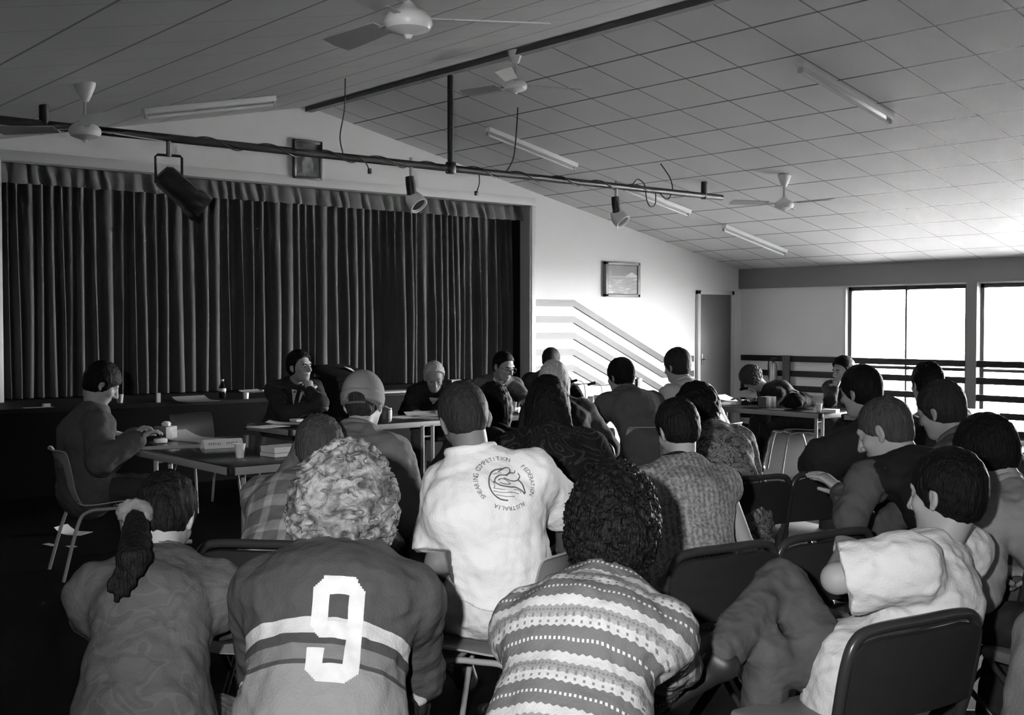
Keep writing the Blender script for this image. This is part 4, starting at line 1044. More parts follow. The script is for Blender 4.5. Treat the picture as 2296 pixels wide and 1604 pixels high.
# A: ponytail, grey sweater
person('A', 'person with a dark ponytail and scrunchie in a mottled grey sweater', (372, 1160, 3.2), -8, hy=8, hp=35, side=0, s=0.92, sw=0.95, girth=0.86, seat=0.45,
       J={'elL': (228, 1375, 3.25), 'haL': (330, 1480, 3.5), 'elR': (508, 1368, 3.25), 'haR': (565, 1400, 3.55), 'drop': 0.10}, top='sweater', puff=0.018, fold=0.006,
       topm=cloth('mottled_sweater', 0.2, fn=tex_fn('blotch', 0.1, 0.1, scale=7, dist=1.0, levels=[(0.0, 0.075), (0.44, 0.066), (0.50, 0.082), (0.53, 0.070)])),
       pants=cloth('light_trousers', 0.2), hair=('pony', {'mid': (300, 1250, 2.86), 'end': (272, 1335, 2.83), 'root': (-0.055, -0.095, -0.045), 'amp': 0.004, 't': 0.012}), hairm=H_BLACK, vox=0.006, collar='rib', seed=11)
# B: big fair curls, football jersey with a 9
person('B', 'person with big fair curly hair in a striped jersey numbered nine', (778, 1105, 3.2), 2, hp=22, hr=2, s=1.0, sw=1.12, seat=0.42, girth=1.08,
       J={'elL': (608, 1520, 3.15), 'haL': (700, 1560, 3.5), 'elR': (928, 1510, 3.2), 'haR': (850, 1560, 3.5), 'drop': 0.13, 'nk': 0.175, 'collarm': cloth('white_collar', 0.6)}, top='jersey', puff=0.020, fold=0.006,
       topm=cloth('numbered_jersey', 0.1, fn=tex_fn('bands', 0.1, span=0.6, stops=[(0.0, 0.055), (0.46, 0.42), (0.52, 0.052), (0.57, 0.14), (0.63, 0.052), (0.65, 0.20)])),
       pants=cloth('dark_trousers', 0.03), hair=('curly', {'r': (0.150, 0.140, 0.175), 'c': (0, -0.03, -0.050), 'amp': 0.015, 'sc': 0.075, 'face': 0.9, 'st': (0.8, 0.8, 1.5)}), hairm=H_FAIR, vox=0.006, collar='shirt', seed=4)
# C: white polo, printed emblem
person('C', 'man in a white polo shirt with a round emblem, back to the viewer', (1042, 942, 4.1), -18, pel=(1118, 1352, 4.1), hy=6, hp=30, hr=-10, s=1.03, sw=1.06, girth=1.12,
       J={'shL': (1006, 1092, 4.12), 'shR': (1188, 1066, 4.08), 'nk': 0.135, 'elL': (980, 1262, 4.05), 'haL': (1002, 1335, 4.3), 'elR': (1268, 1150, 4.3), 'haR': (1262, 1225, 4.55), 'knL': (958, 1352, 4.42), 'knR': (1230, 1340, 4.6), 'anL': (1040, 1500, 4.5), 'anR': (1108, 1600, 4.5), 'collarm': cloth('polo_collar', 0.72), 'hem': 0.0, 'hemt': 0.25},
       top='polo_shirt', sleeve='short', puff=0.012, fold=0.005, topm=cloth('white_polo', 0.74), pants=cloth('cream_shorts', 0.62), pantlen='short',
       hair=('short', {'amp': 0.002, 't': 0.008}), hairm=H_BROWN, vox=0.0055, collar='shirt', seed=8, skin=M_SKIN_D)
# D: black curls, patterned jumper
person('D', 'person with a black curly bob in a pale patterned knitted jumper', (1378, 1160, 3.0), 14, hy=0, hp=24, s=0.98, sw=1.02, seat=0.42, girth=1.05, side=4,
       J={'elL': (1238, 1500, 2.98), 'haL': (1290, 1580, 3.3), 'elR': (1505, 1480, 3.1), 'haR': (1450, 1580, 3.4), 'roll': 3, 'drop': 0.135, 'nk': 0.195}, top='knitted_jumper', puff=0.014, fold=0.006,
       topm=cloth('patterned_knit', 0.5, fn=tex_fn('fairisle', 0.5)), pants=cloth('dark_trousers', 0.03),
       hair=('curly', {'r': (0.122, 0.130, 0.155), 'c': (0, -0.03, -0.035), 'amp': 0.018, 'sc': 0.045, 'face': 0.9}), hairm=H_CURLB, vox=0.006, collar=None, seed=5)
# E: white T-shirt and jeans, legs crossed
person('E', 'man in a white T-shirt and jeans leaning back with crossed legs', (2122, 1112, 3.45), -62, pel=(1935, 1560, 3.40), hy=24, hp=8, hr=6, s=1.04, sw=1.0, girth=0.98, recline=True,
       J={'shL': (2030, 1275, 3.25), 'shR': (2150, 1240, 3.60), 'elL': (1876, 1298, 3.30), 'fdL': (-0.8, 0.2, -0.55), 'haL': (1897, 1230, 3.60), 'elR': (1905, 1300, 3.80), 'haR': (1985, 1300, 3.50),
          'knL': (1752, 1305, 3.55), 'anL': (1604, 1478, 3.30), 'knR': (1722, 1468, 3.40), 'anR': (1700, 1780, 3.50)},
       top='tee_shirt', sleeve='short', puff=0.016, fold=0.007, topm=cloth('white_tee', 0.60), pants=mat('blue_denim', 0.075, 0.8, noise=0.6, nscale=9, bump=0.2, bscale=200, spec=0.2),
       hair=('short', {'amp': 0.003, 't': 0.014}), hairm=H_BLACK, vox=0.0055, collar='rib', seed=6, curl=0.7)
# F: only a shoulder at the lower right corner
person('F', 'person in a grey top cut off by the right edge, lower corner', (2420, 1190, 2.5), -20, hp=10, s=1.0, seat=0.45, top='jumper', puff=0.02, topm=cloth('mid_grey_jumper', 0.17), pants=cloth('dark_trousers', 0.03), hair=('short',), hairm=H_BROWN, vox=0.009, seed=12, feet=False)
# G: right edge behind E
person('G', 'dark haired person in a grey shirt at the right edge, looking down', (2212, 1020, 4.2), -30, hy=-5, hp=25, s=1.02, seat=0.45, top='shirt', topm=cloth('pale_grey_shirt', 0.26), pants=cloth('dark_trousers', 0.03), hair=('short', {'t': 0.02, 'amp': 0.004}), hairm=H_BLACK, vox=0.008, collar='shirt', seed=13)
# H: dark vest, grey sleeves, hands clasped
person('H', 'man in a dark vest and grey sleeves with clasped hands, looking down', (1985, 968, 4.7), -48, hy=-4, hp=26, hr=3, s=1.08, seat=0.45, sw=1.05, girth=1.2,
       J={'shL': (1945, 1080, 4.55), 'elL': (1905, 1165, 4.5), 'haL': (1888, 1100, 4.75), 'fiL': (1850, 1070, 4.8), 'haR': (1890, 1110, 4.85), 'fiR': (1850, 1075, 4.85), 'elR': (1960, 1200, 5.0)},
       top='shirt', topm=cloth('grey_shirt', 0.075), pants=cloth('dark_trousers', 0.03), hair=('short', {'t': 0.006, 'amp': 0.002}), hairm=H_GREYH, vox=0.006, seed=14, curl=0.25)
# I: dark jacket, white collar
person('I', 'man in a dark jacket with a white collar leaning far forward', (1930, 880, 6.3), -55, hy=18, hp=12, s=1.08, seat=0.45, top='jacket', puff=0.04, topm=cloth('black_jacket', 0.018),
       J={'collarm': cloth('white_collar', 0.6), 'elL': (1852, 1028, 6.1), 'haL': (1822, 1045, 6.45)}, pants=cloth('dark_trousers', 0.03), hair=('short', {'t': 0.014}), hairm=H_BLACK, vox=0.008, collar='shirt', seed=15)
# J: hand at mouth
person('J', 'man seated past the right table with a fist held to his mouth', (1890, 832, 12.0), -150, hy=35, hp=10, s=1.08, seat=0.45, top='jacket', topm=cloth('charcoal_jacket', 0.022), face=True,
       J={'elR': (1862, 898, 11.7), 'haR': (1872, 872, 11.75), 'fiR': (1876, 855, 11.8)}, curl={'L': 0.5, 'R': 1.2}, pants=cloth('dark_trousers', 0.03), hair=('short', {'fz': 0.022, 'fy': -0.030, 'face': 1.08, 't': 0.02, 'amp': 0.004}), hairm=H_BLACK, vox=0.009, seed=16)
# K
person('K', 'short haired person in a white shirt seated against the windows', (2078, 862, 7.2), -35, hy=25, hp=5, s=1.05, seat=0.45, top='shirt', topm=cloth('white_shirt', 0.6), pants=cloth('dark_trousers', 0.03), hair=('short', {'t': 0.012}), hairm=H_BLACK, vox=0.008, seed=17, collar='shirt')
# L
person('L', 'man with brown hair in a grey tweed jacket, behind the vest man', (2110, 922, 5.5), -40, hy=0, hp=20, s=1.06, seat=0.45, top='jacket', puff=0.012, topm=cloth('tweed_jacket', 0.085, noise=0.3, nscale=120), pants=cloth('dark_trousers', 0.03), hair=('short', {'t': 0.014}), hairm=H_BROWN, vox=0.008, seed=18, collar='shirt')
# M: writing at the right table
person('M', 'curly haired person in dark clothes bent over writing at the right table', (1686, 850, 12.3), -98, hy=-5, hp=48, s=1.05, seat=0.45, top='jacket', topm=cloth('black_suit', 0.015), face=True,
       J={'haL': (1668, 905, 12.2), 'haR': (1690, 903, 12.5)}, pants=cloth('black_suit', 0.015), hair=('curly', {'r': (0.10, 0.11, 0.105), 'c': (0, -0.015, 0.03), 'amp': 0.010, 'sc': 0.04}), hairm=H_GREYH, vox=0.009, seed=19)
# N: white vest shirt man
person('N', 'dark haired man in a pale shirt seated before the door side', (1518, 822, 9.4), -40, hy=0, hp=12, s=1.08, seat=0.45, sw=1.08, top='shirt', puff=0.018, topm=cloth('pale_shirt', 0.42), pants=cloth('dark_trousers', 0.03), hair=('short', {'t': 0.016}), hairm=H_BROWN, vox=0.009, seed=20, collar='shirt')
# O: floral
person('O', 'person with thick black hair in a floral print top', (1560, 912, 6.3), -15, hp=8, s=1.0, seat=0.45, side=-3, hands={'L': (0.04, 0.42, 0.68), 'R': (0.04, 0.40, 0.70)}, top='blouse', puff=0.025, topm=cloth('floral_print', 0.15, fn=tex_fn('blotch', 0.16, 0.05, scale=16, dist=2.5, levels=[(0.0, 0.05), (0.42, 0.20), (0.50, 0.06), (0.56, 0.30), (0.62, 0.12)])), pants=cloth('dark_trousers', 0.03), hair=('bushy', {'r': (0.125, 0.12, 0.13), 'c': (0, -0.02, -0.01), 'amp': 0.008, 'sc': 0.07}), hairm=H_BLACK, vox=0.008, seed=21)
# P: knitted vest, strap
person('P', 'short haired youngster in a grey knitted vest with a dark neckband', (1520, 965, 4.55), -12, hy=-6, hp=22, hr=-4, s=0.93, seat=0.47, side=3, top='knitted_vest', puff=0.012, topm=cloth('heather_knit', 0.2, fn=tex_fn('knit', 0.21)),
       J={'collarm': cloth('black_band', 0.01)}, sleeve='none', pants=cloth('dark_trousers', 0.03), hair=('short', {'t': 0.012}), hairm=H_BLACK, vox=0.006, seed=22, collar='strap')
# Q: grey jacket
person('Q', 'man in a grey jacket reaching to the middle table, back to the viewer', (1391, 845, 9.2), -22, hy=-14, hp=12, s=1.10, seat=0.45, sw=1.05, top='jacket', puff=0.02, topm=cloth('grey_jacket', 0.085), J={'elL': (1335, 940, 9.1), 'haL': (1300, 945, 9.5)}, pants=cloth('dark_trousers', 0.03), hair=('short', {'t': 0.014}), hairm=H_BLACK, vox=0.009, seed=23, collar='shirt')
# R
person('R', 'man in black seen from behind against the striped wall', (1236, 810, 12.4), 25, hp=14, s=1.08, seat=0.45, top='jacket', puff=0.012, topm=cloth('black_jacket', 0.018), J={'elR': (1285, 880, 12.2), 'haR': (1300, 892, 12.0)}, pants=cloth('dark_trousers', 0.03), hair=('short', {'t': 0.010}), hairm=H_BROWN, vox=0.009, seed=24)
# S blond bob
person('S', 'person with a straight blond bob in a dark grey jacket', (1240, 852, 8.0), -10, hp=10, s=1.04, seat=0.45, side=-3, top='jacket', puff=0.012, topm=cloth('slate_jacket', 0.03), pants=cloth('dark_trousers', 0.03), hair=('bob', {'drop': -0.10, 'amp': 0.002}), hairm=H_BLOND, vox=0.008, seed=25)
# T long dark hair
person('T', 'person with long black hair in a dark patterned jacket', (1228, 905, 5.6), 5, hp=12, s=1.03, seat=0.45, side=-4, top='jacket', puff=0.026, topm=cloth('ringed_print', 0.02, fn=tex_fn('outline', 0.008, 0.035, scale=6)), pants=cloth('dark_trousers', 0.03), hair=('long', {'end': (1262, 1050, 5.45), 'wend': 0.09, 'amp': 0.003}), hairm=H_BLACK, vox=0.007, seed=26)
# U
person('U', 'dark haired person mostly hidden behind the white polo shirt', (1105, 912, 6.4), 5, hp=12, s=1.02, seat=0.45, top='jacket', topm=cloth('black_coat', 0.012), pants=cloth('dark_trousers', 0.03), hair=('bob', {'drop': -0.16, 'r': (0.11, 0.105, 0.115)}), hairm=H_BLACK, vox=0.009, seed=27)
# V glasses
person('V', 'man with glasses in a grey jacket and dark tie looking down', (1129, 822, 11.5), 158, hy=-22, hp=20, s=1.14, seat=0.45, top='jacket', puff=0.008, topm=cloth('grey_suit', 0.085), face=True,
       J={'haR': (1120, 903, 11.2), 'haL': (1180, 900, 11.2)}, pants=cloth('dark_trousers', 0.03), hair=('short', {'fz': 0.022, 'fy': -0.030, 'face': 1.08, 't': 0.008}), hairm=H_BLACK, vox=0.008, seed=28)
# W blond, dark jacket
person('W', 'older person with pale hair in a dark jacket bowed over papers', (973, 846, 11.2), 180, hy=-12, hp=30, s=1.12, seat=0.45, top='jacket', puff=0.016, topm=cloth('dark_blazer', 0.014), face=True,
       J={'haR': (930, 925, 10.9), 'haL': (975, 925, 10.8)}, pants=cloth('grey_trousers', 0.09), hair=('grey', {'fz': 0.032, 'fy': -0.030, 'face': 1.15, 't': 0.014, 'amp': 0.004, 'lightbrow': 1}), hairm=H_BLOND, vox=0.008, seed=29)
# X cap
person('X', 'person in a pale backwards cap and grey shirt', (816, 905, 5.5), 12, hp=14, hr=-4, s=1.06, seat=0.45, sw=1.06, side=3, top='shirt', puff=0.022, topm=cloth('drab_shirt', 0.15), pants=cloth('dark_trousers', 0.03), hair=('grey', {'t': 0.006}), hairm=H_BROWN, vox=0.007, seed=30, collar='shirt')
# Y plaid shirt far left of the curls
person('Y', 'person in a checked shirt half hidden by the fair curls', (716, 1010, 4.7), 8, hp=20, s=1.0, seat=0.45, side=0, top='shirt', puff=0.022, topm=cloth('checked_shirt', 0.2, fn=tex_fn('plaid', 0.11, 0.30)),
       J={'elL': (632, 1200, 4.65), 'haL': (650, 1265, 4.9)}, sleeve='short', pants=cloth('dark_trousers', 0.03), hair=('short', {'t': 0.018, 'amp': 0.005}), hairm=H_GREYH, vox=0.007, seed=31, collar='shirt')
# Z hand on chin
person('Z', 'man in a dark suit and white shirt resting chin on hand', (672, 823, 10.5), 152, hy=-28, hp=0, s=1.12, seat=0.45, top='suit_jacket', puff=0.010, topm=cloth('dark_suit', 0.024), face=True,
       J={'elL': (716, 905, 10.1), 'haL': (695, 878, 10.2), 'fiL': (690, 852, 10.25), 'haR': (700, 912, 10.1), 'elR': (640, 930, 10.1)}, curl={'L': 1.3, 'R': 0.9}, pants=cloth('dark_trousers', 0.03), hair=('short', {'fz': 0.022, 'fy': -0.030, 'face': 1.08, 't': 0.016, 'amp': 0.003}), hairm=H_BLACK, vox=0.0075, seed=32)
# AA far left
person('AA', 'person in a dark shirt writing at the left table on a plastic chair', (228, 862, 7.25), 58, pel=(196, 1096, 7.3), hy=5, hp=32, s=1.02, seat=0.45, top='shirt', puff=0.02, topm=cloth('dark_green_shirt', 0.07),
       J={'haR': (310, 985, 7.0), 'haL': (300, 978, 7.3)}, pants=cloth('dark_trousers', 0.03), hair=('short', {'t': 0.016}), hairm=H_BLACK, vox=0.008, seed=33)

# ---- seats under them
seats = [('A', 'stool', 'low stool under the person with the ponytail'), ('B', 'stool', 'low stool under the numbered jersey'), ('D', 'stool', 'low stool under the patterned jumper'),
         ('F', 'row', 'dark chair under the person cut off at the lower right'), ('G', 'row', 'dark chair under the person at the right edge'), ('H', 'row', 'dark chair under the man in the vest'),
         ('I', 'row', 'dark chair under the man with the white collar'), ('K', 'row', 'dark chair under the person against the windows'), ('L', 'row', 'dark chair under the tweed jacket'),
         ('J', 'pale', 'pale plastic chair of the man with a fist at his mouth'), ('M', 'pale', 'pale plastic chair of the person writing at the right table'), ('N', 'pale', 'pale plastic chair under the pale shirt'),
         ('R', 'pale', 'pale plastic chair of the man in black by the stage'),
         ('S', 'row', 'dark chair under the blond bob'), ('T', 'row', 'dark chair under the long black hair'), ('U', 'row', 'dark chair behind the white polo shirt'), ('V', 'grey', 'grey plastic chair of the man with glasses'),
         ('W', 'grey', 'grey plastic chair of the older person with pale hair'), ('X', 'row', 'dark chair under the backwards cap'), ('Y', 'row', 'dark chair under the checked shirt'), ('Z', 'grey', 'grey plastic chair of the man resting his chin'), ('AA', 'pale', 'pale plastic chair at far left, its shell side on')]
gname = {'row': 'row chairs', 'pale': 'plastic chairs', 'grey': 'plastic chairs', 'stool': 'stools'}
for k_, kind, lab in seats:
    if k_ not in PEOPLE: continue
    P = PEOPLE[k_]; seat_at(kind, P['Pv']+P['fw']*0.06, P['fw'], lab, gname[kind])
if 'C' in PEOPLE:
    P = PEOPLE['C']; seat_at('pale', P['Pv']+np.array(FH)*0.0, unit(-np.array(R3)+FH*0.35), 'pale plastic chair turned sideways under the white polo shirt', 'plastic chairs')
if 'E' in PEOPLE:
    ea = on_z(1900, 1425, 0.787); eb_ = on_z(2230, 1362, 0.787); de = unit(eb_-ea); ne = np.array([-de[1], de[0], 0])
    seat_at('row', on_z(1890, 1425, 0.787)+de*0.275+ne*0.262, ne, 'dark backed chair behind the man in the white T-shirt', 'row chairs')

# ---- prints and accessories
M_PRINT = mat('printed_ink', 0.11, 0.8); M_NINE = mat('number_felt', 0.50, 0.8, noise=0.1, nscale=60)
if 'B' in PEOPLE:
    P = PEOPLE['B']; q = []; st_ = 0.0045; x0_, y0_ = -0.015, 0.180
    def nine(x, y):      # x 0..120, y 0..220
        def chm(x, y, w_, h_, c): return 0 <= x <= w_ and 0 <= y <= h_ and min(x, w_-x)+min(y, h_-y) >= c
        if not chm(x, y, 120, 220, 26): return False
        if 38 < x < 82 and 38 < y < 92: return False
        if 38 < x < 82 and 130 < y < 182: return False
        if x <= 38 and 128 < y < 152: return False
        if x < 24 and 104 < y <= 128 and (24-x)+(y-104) > 24: return False
        return True
    for i in range(32):
        for j in range(60):
            x, y = i*st_, j*st_
            if nine((x+st_/2)/0.122*120, (y+st_/2)/0.255*220): q.append([(x0_+x, y0_+y), (x0_+x+st_, y0_+y), (x0_+x+st_, y0_+y+st_), (x0_+x, y0_+y+st_)])
    project_on_back(P, q, 'number_patch', M_NINE, 0.004)
if 'C' in PEOPLE:
    P = PEOPLE['C']; cx_, cy_ = 0.045, 0.100; R_ = 0.090; polys = []
    text = 'SHEARING COMPETITION   FEDERATION   AUSTRALIA   '; n = len(text)
    for i, ch in enumerate(text):
        if ch == ' ': continue
        a = math.radians(205)-2*PI*i/n          # clockwise from the lower left
        for pl_ in glyph_polys(ch, 0.022):
            pp = []
            for (gx, gy) in pl_:
                r_ = R_+gy; t_ = (math.cos(a)*r_+math.sin(a)*gx, math.sin(a)*r_-math.cos(a)*gx); pp.append((cx_+t_[0], cy_-t_[1]*0.88))
            polys.append(pp)
    project_on_back(P, polys, 'printed_lettering', M_PRINT, 0.003); polys.clear()
    def stroke(pts, wd=0.0035, closed=False):
        sp_ = [(p.x, p.y) for p in smooth_path([(a, b, 0) for a, b in pts], 5, closed)]
        for (a, b) in zip(sp_, sp_[1:]):
            d = (b[0]-a[0], b[1]-a[1]); L = math.hypot(*d) or 1; nx_, ny_ = -d[1]/L*wd/2, d[0]/L*wd/2
            polys.append([(cx_+a[0]+nx_, cy_-(a[1]+ny_)), (cx_+b[0]+nx_, cy_-(b[1]+ny_)), (cx_+b[0]-nx_, cy_-(b[1]-ny_)), (cx_+a[0]-nx_, cy_-(a[1]-ny_))])
    # curled horn and head in outline, with a comb-like hand piece below
    stroke([(0.010, 0.048), (-0.02, 0.047), (-0.045, 0.030), (-0.058, 0.0), (-0.054, -0.028), (-0.035, -0.050), (-0.010, -0.058)], 0.005)
    stroke([(-0.010, 0.040), (0.020, 0.050), (0.033, 0.046), (0.030, 0.034), (0.012, 0.026), (-0.010, 0.028), (-0.030, 0.018), (-0.036, 0.004)], 0.004)
    stroke([(-0.040, 0.010), (-0.020, -0.006), (0.010, -0.016), (0.030, -0.020), (0.048, -0.034), (0.055, -0.046)], 0.0045)
    stroke([(0.000, 0.018), (0.022, 0.004), (0.045, 0.002), (0.060, 0.014), (0.058, 0.026)], 0.004); stroke([(0.050, 0.002), (0.058, -0.014), (0.057, -0.044)], 0.005)
    stroke([(0.010, 0.022), (0.028, 0.030), (0.045, 0.028), (0.052, 0.036)], 0.0035); stroke([(-0.022, 0.012), (-0.008, 0.016), (0.006, 0.008), (0.014, -0.006), (-0.004, -0.004), (-0.02, 0.004)], 0.003)
    stroke([(-0.050, -0.020), (-0.020, -0.030), (0.010, -0.034), (0.035, -0.042)], 0.002); stroke([(-0.044, -0.034), (-0.015, -0.044), (0.015, -0.048)], 0.002); stroke([(-0.048, -0.010), (-0.030, -0.016), (-0.01, -0.022)], 0.002)
    stroke([(-0.046, 0.020), (-0.040, 0.0), (-0.046, -0.012)], 0.002); stroke([(-0.030, 0.034), (-0.018, 0.036), (0.0, 0.034)], 0.002); stroke([(0.02, -0.026), (0.036, -0.030), (0.044, -0.040)], 0.002)
    project_on_back(P, polys, 'printed_motif', M_PRINT, 0.003)
if 'H' in PEOPLE:     # sleeveless dark vest over the shirt
    P = PEOPLE['H']; lo = np.minimum(P['S0'], P['S3'])-0.35; hi = np.maximum(P['S0'], P['S3'])+0.35; F = Field(lo, hi, 0.008); o = 0.024; s = 1.08; S0, S1, S2, S3 = P['S0'], P['S1'], P['S2'], P['S3']; g = 1.2
    F.seg(S0, S1, (0.16*s*g+o, 0.12*s*g+o), (0.145*s*g+o, 0.112*s*g+o), w=P['rt'], k=0.05); F.seg(S1, S2, (0.145*s*g+o, 0.112*s*g+o), (0.162*s*g+o, 0.115*s*g+o), w=P['rt2'], k=0.05)
    F.seg(S2, S3-P['sp']*0.05, (0.162*s*g+o, 0.115*s*g+o), (0.125*s+o, 0.076*s+o), w=P['rt2'], k=0.05)
    for nm in 'LR':
        sh, el, wr = P['arms'][nm]; F.seg(S3-P['sp']*0.012, S3+(sh-S3)*0.85, 0.052*s+o, 0.058*s+o, k=0.05)
    F.warp(wobble(77, 0.15, 0.006, 2)); F.seg(S3+P['sp']*0.03, S3+P['sp']*0.12, 0.054, 0.07, k=0.01, op='sub')
    V, Q = F.mesh(); np_mesh('vest', V, Q, cloth('black_vest', 0.012), P['root'], P['org'])
if 'X' in PEOPLE:     # backwards cap: crown, opening with strap, brim forward
    P = PEOPLE['X']; hl = P['hl']; hs = P['hs']; HF = (P['hx'], P['hf'], P['hu']); F = Field(P['Hd']-0.2, P['Hd']+0.24, 0.005)
    F.ell(hl(0, -0.014, 0.040), (0.094*hs, 0.112*hs, 0.108*hs), HF, k=0.02); F.seg(hl(0, -0.02, 0.03), hl(0, -0.025, -0.012), (0.092*hs, 0.112*hs), (0.090*hs, 0.110*hs), w=P['hx'], k=0.02, cap=0.004)
    F.plane(hl(0, -0.02, -0.028), -P['hu']-P['hf']*0.28, 0.4); F.ell(hl(0, -0.112, 0.004), (0.042*hs, 0.04*hs, 0.026*hs), HF, k=0.004, op='sub')
    V, Q = F.mesh(); cp = np_mesh('cap', V, Q, cloth('faded_cap', 0.20, noise=0.2, nscale=8), P['root'], P['org'])
    bm = bmesh.new(); box(bm, hl(0, 0.135, 0.0)-P['org'], (0.15, 0.09, 0.006), Matrix((P['hx'], P['hf'], P['hu'])).transposed()); finish(bm, 'cap_brim', cloth('faded_cap', 0.20), cp)
    bm = bmesh.new(); tube(bm, [hl(0.045*math.sin(t), -0.014-0.108*math.cos(t*0.45), -0.016)-P['org'] for t in (-1.2, -0.6, 0, 0.6, 1.2)], 0.006, 8); finish(bm, 'cap_strap', cloth('faded_cap_strap', 0.10), cp)
if 'V' in PEOPLE:
    P = PEOPLE['V']; hl = P['hl']; org = P['org']; bm = bmesh.new()
    for sd in (-1, 1):
        tube(bm, [hl(sd*0.033+0.023*math.cos(t), 0.112-0.003*abs(math.cos(t)), 0.002+0.018*math.sin(t))-org for t in [2*PI*i/16 for i in range(16)]], 0.0022, 6, closed=True)
        tube(bm, [hl(sd*0.056, 0.108, 0.006)-org, hl(sd*0.078, 0.05, 0.006)-org, hl(sd*0.084, -0.01, 0.004)-org], 0.0022, 6)
    tube(bm, [hl(-0.010, 0.114, 0.006)-org, hl(0.010, 0.114, 0.006)-org], 0.0022, 6); finish(bm, 'glasses', M_BLACKM, P['root'], 60)
M_WSH = cloth('white_dress_shirt', 0.65); M_TIE = cloth('dark_tie', 0.02)
def shirt_front(key, tie=True, w0=0.045, drop=0.26, back=False):   # white shirt wedge, collar and tie on the chest
    if key not in PEOPLE: return
    P = PEOPLE[key]; P2 = dict(P); P2['bk'] = -P['bk']; q = []
    n = 12
    for j in range(n):
        t0, t1 = j/n, (j+1)/n; a, b = w0*(1-t0), w0*(1-t1); y0, y1 = 0.0+drop*t0, 0.0+drop*t1
        if tie:
            q += [[(-a-0.012*(1-t0), y0), (-0.018, y0), (-0.018*(1 if t1 < 1 else 1), y1), (-b-0.012*(1-t1), y1)], [(0.018, y0), (a+0.012*(1-t0), y0), (b+0.012*(1-t1), y1), (0.018, y1)]]
        else: q += [[(-a, y0), (a, y0), (b, y1), (-b, y1)]]
    project_on_back(P2, q, 'shirt_front', M_WSH, 0.004)
    if tie: project_on_back(P2, grid_quads(-0.020, 0.01, 0.020, drop, 0.02), 'tie', M_TIE, 0.006)
    bm = bmesh.new(); pts = [P['S3']+P['sp']*0.030+P['rt2']*math.cos(t)*0.062*1.05+P['bk']*(math.sin(t)*0.058+0.012)-P['sp']*0.02*max(0, math.sin(t))-P['org'] for t in [2*PI*i/20 for i in range(20)]]
    tube(bm, pts, 0.013, 8, closed=True); finish(bm, 'shirt_collar', M_WSH, P['root'], 180)
shirt_front('Z', True, 0.05); shirt_front('V', True, 0.05); shirt_front('W', False, 0.05, 0.22)
if 'A' in PEOPLE:     # scrunchie
    P = PEOPLE['A']; c = P['hl'](-0.055, -0.112, -0.040); F = Field(c-0.08, c+0.08, 0.004); ax1 = P['rt']; ax2 = UP
    for i in range(9):
        t = 2*PI*i/9; F.ell(c+ax1*math.cos(t)*0.030+ax2*math.sin(t)*0.022, (0.019, 0.017, 0.017), k=0.008)
    F.warp(wobble(5, 0.03, 0.004)); V, Q = F.mesh(); np_mesh('scrunchie', V, Q, cloth('scrunchie_print', 0.13, noise=0.7, nscale=40), P['root'], P['org'])
# ================================================================== THINGS ON THE TABLES AND THE STAGE
M_PAPER = mat('paper', 0.62, 0.8); M_PAPERG = mat('printed_paper', 0.30, 0.8, noise=0.3, nscale=60); M_CUP = mat('white_cup', 0.78, 0.4); M_BLK = mat('black_case', 0.008, 0.85, spec=0.08)
def sheet(c, rz, w_, l_, label, m=None, curl=0.0, name='paper_sheet', group='papers on the tables', th=0.0015):
    bm = bmesh.new(); n = 8; R_ = Matrix.Rotation(rz, 3, 'Z'); top, bot = [], []
    for i in range(n+1):
        t = -1+2*i/n; z = curl*max(0, t)**2
        for arr, dz in ((top, th), (bot, 0)):
            arr.append([bm.verts.new(Vector(R_ @ Vector((sx*w_/2, t*l_/2, z+dz)))) for sx in (-1, 1)])
    for i in range(n):
        bm.faces.new((top[i][0], top[i][1], top[i+1][1], top[i+1][0])); bm.faces.new((bot[i][0], bot[i+1][0], bot[i+1][1], bot[i][1]))
        bm.faces.new((top[i][0], top[i+1][0], bot[i+1][0], bot[i][0])); bm.faces.new((top[i][1], bot[i][1], bot[i+1][1], top[i+1][1]))
    bm.faces.new((top[0][0], bot[0][0], bot[0][1], top[0][1])); bm.faces.new((top[n][0], top[n][1], bot[n][1], bot[n][0]))
    o = finish(bm, name, m or M_PAPER, loc=tuple(c)); return tag(o, label, 'paper', group)
def oz(u, v, z=TZ+0.001): return on_z(u, v, z)
def cup(u, v, label, s=1.0, m=M_CUP, z=TZ):
    o = latheo('cup', [(0.0, 0.002), (0.024*s, 0.0), (0.036*s, 0.088*s), (0.038*s, 0.090*s), (0.034*s, 0.088*s), (0.023*s, 0.006), (0.0, 0.005)], m, loc=tuple(on_z(u, v, z)+np.array([0, 0, 0.001])))
    return tag(o, label, 'cup', 'cups on the tables')
# left table
cup(538, 1027, 'white foam cup on the near corner of the left table', 0.97)
c = oz(497, 1004); nb = empty('name_card', tuple(c), math.radians(-6), 'white folded name card lying at the edge of the left table', 'name card')
bm = bmesh.new(); box(bm, (0, -0.035, 0.028), (0.27, 0.004, 0.062), Matrix.Rotation(math.radians(-25), 3, 'X')); box(bm, (0, 0.02, 0.028), (0.27, 0.004, 0.075), Matrix.Rotation(math.radians(38), 3, 'X')); finish(bm, 'card', M_PAPER, nb)
bm = bmesh.new(); rnd = random.Random(3)
for i in range(13):
    if i in (6, 7): continue
    x = -0.10+i*0.0155; R_ = Matrix.Rotation(math.radians(-25), 3, 'X'); hgt = rnd.uniform(0.014, 0.022)
    box(bm, Vector((x, -0.0385, 0.030)), (0.0035, 0.001, hgt), R_); box(bm, Vector((x+0.005, -0.0385, 0.030+rnd.choice((-0.006, 0, 0.006)))), (0.008, 0.001, 0.0035), R_)
finish(bm, 'blurred_writing', mat('faded_ink', 0.12, 0.8), nb)
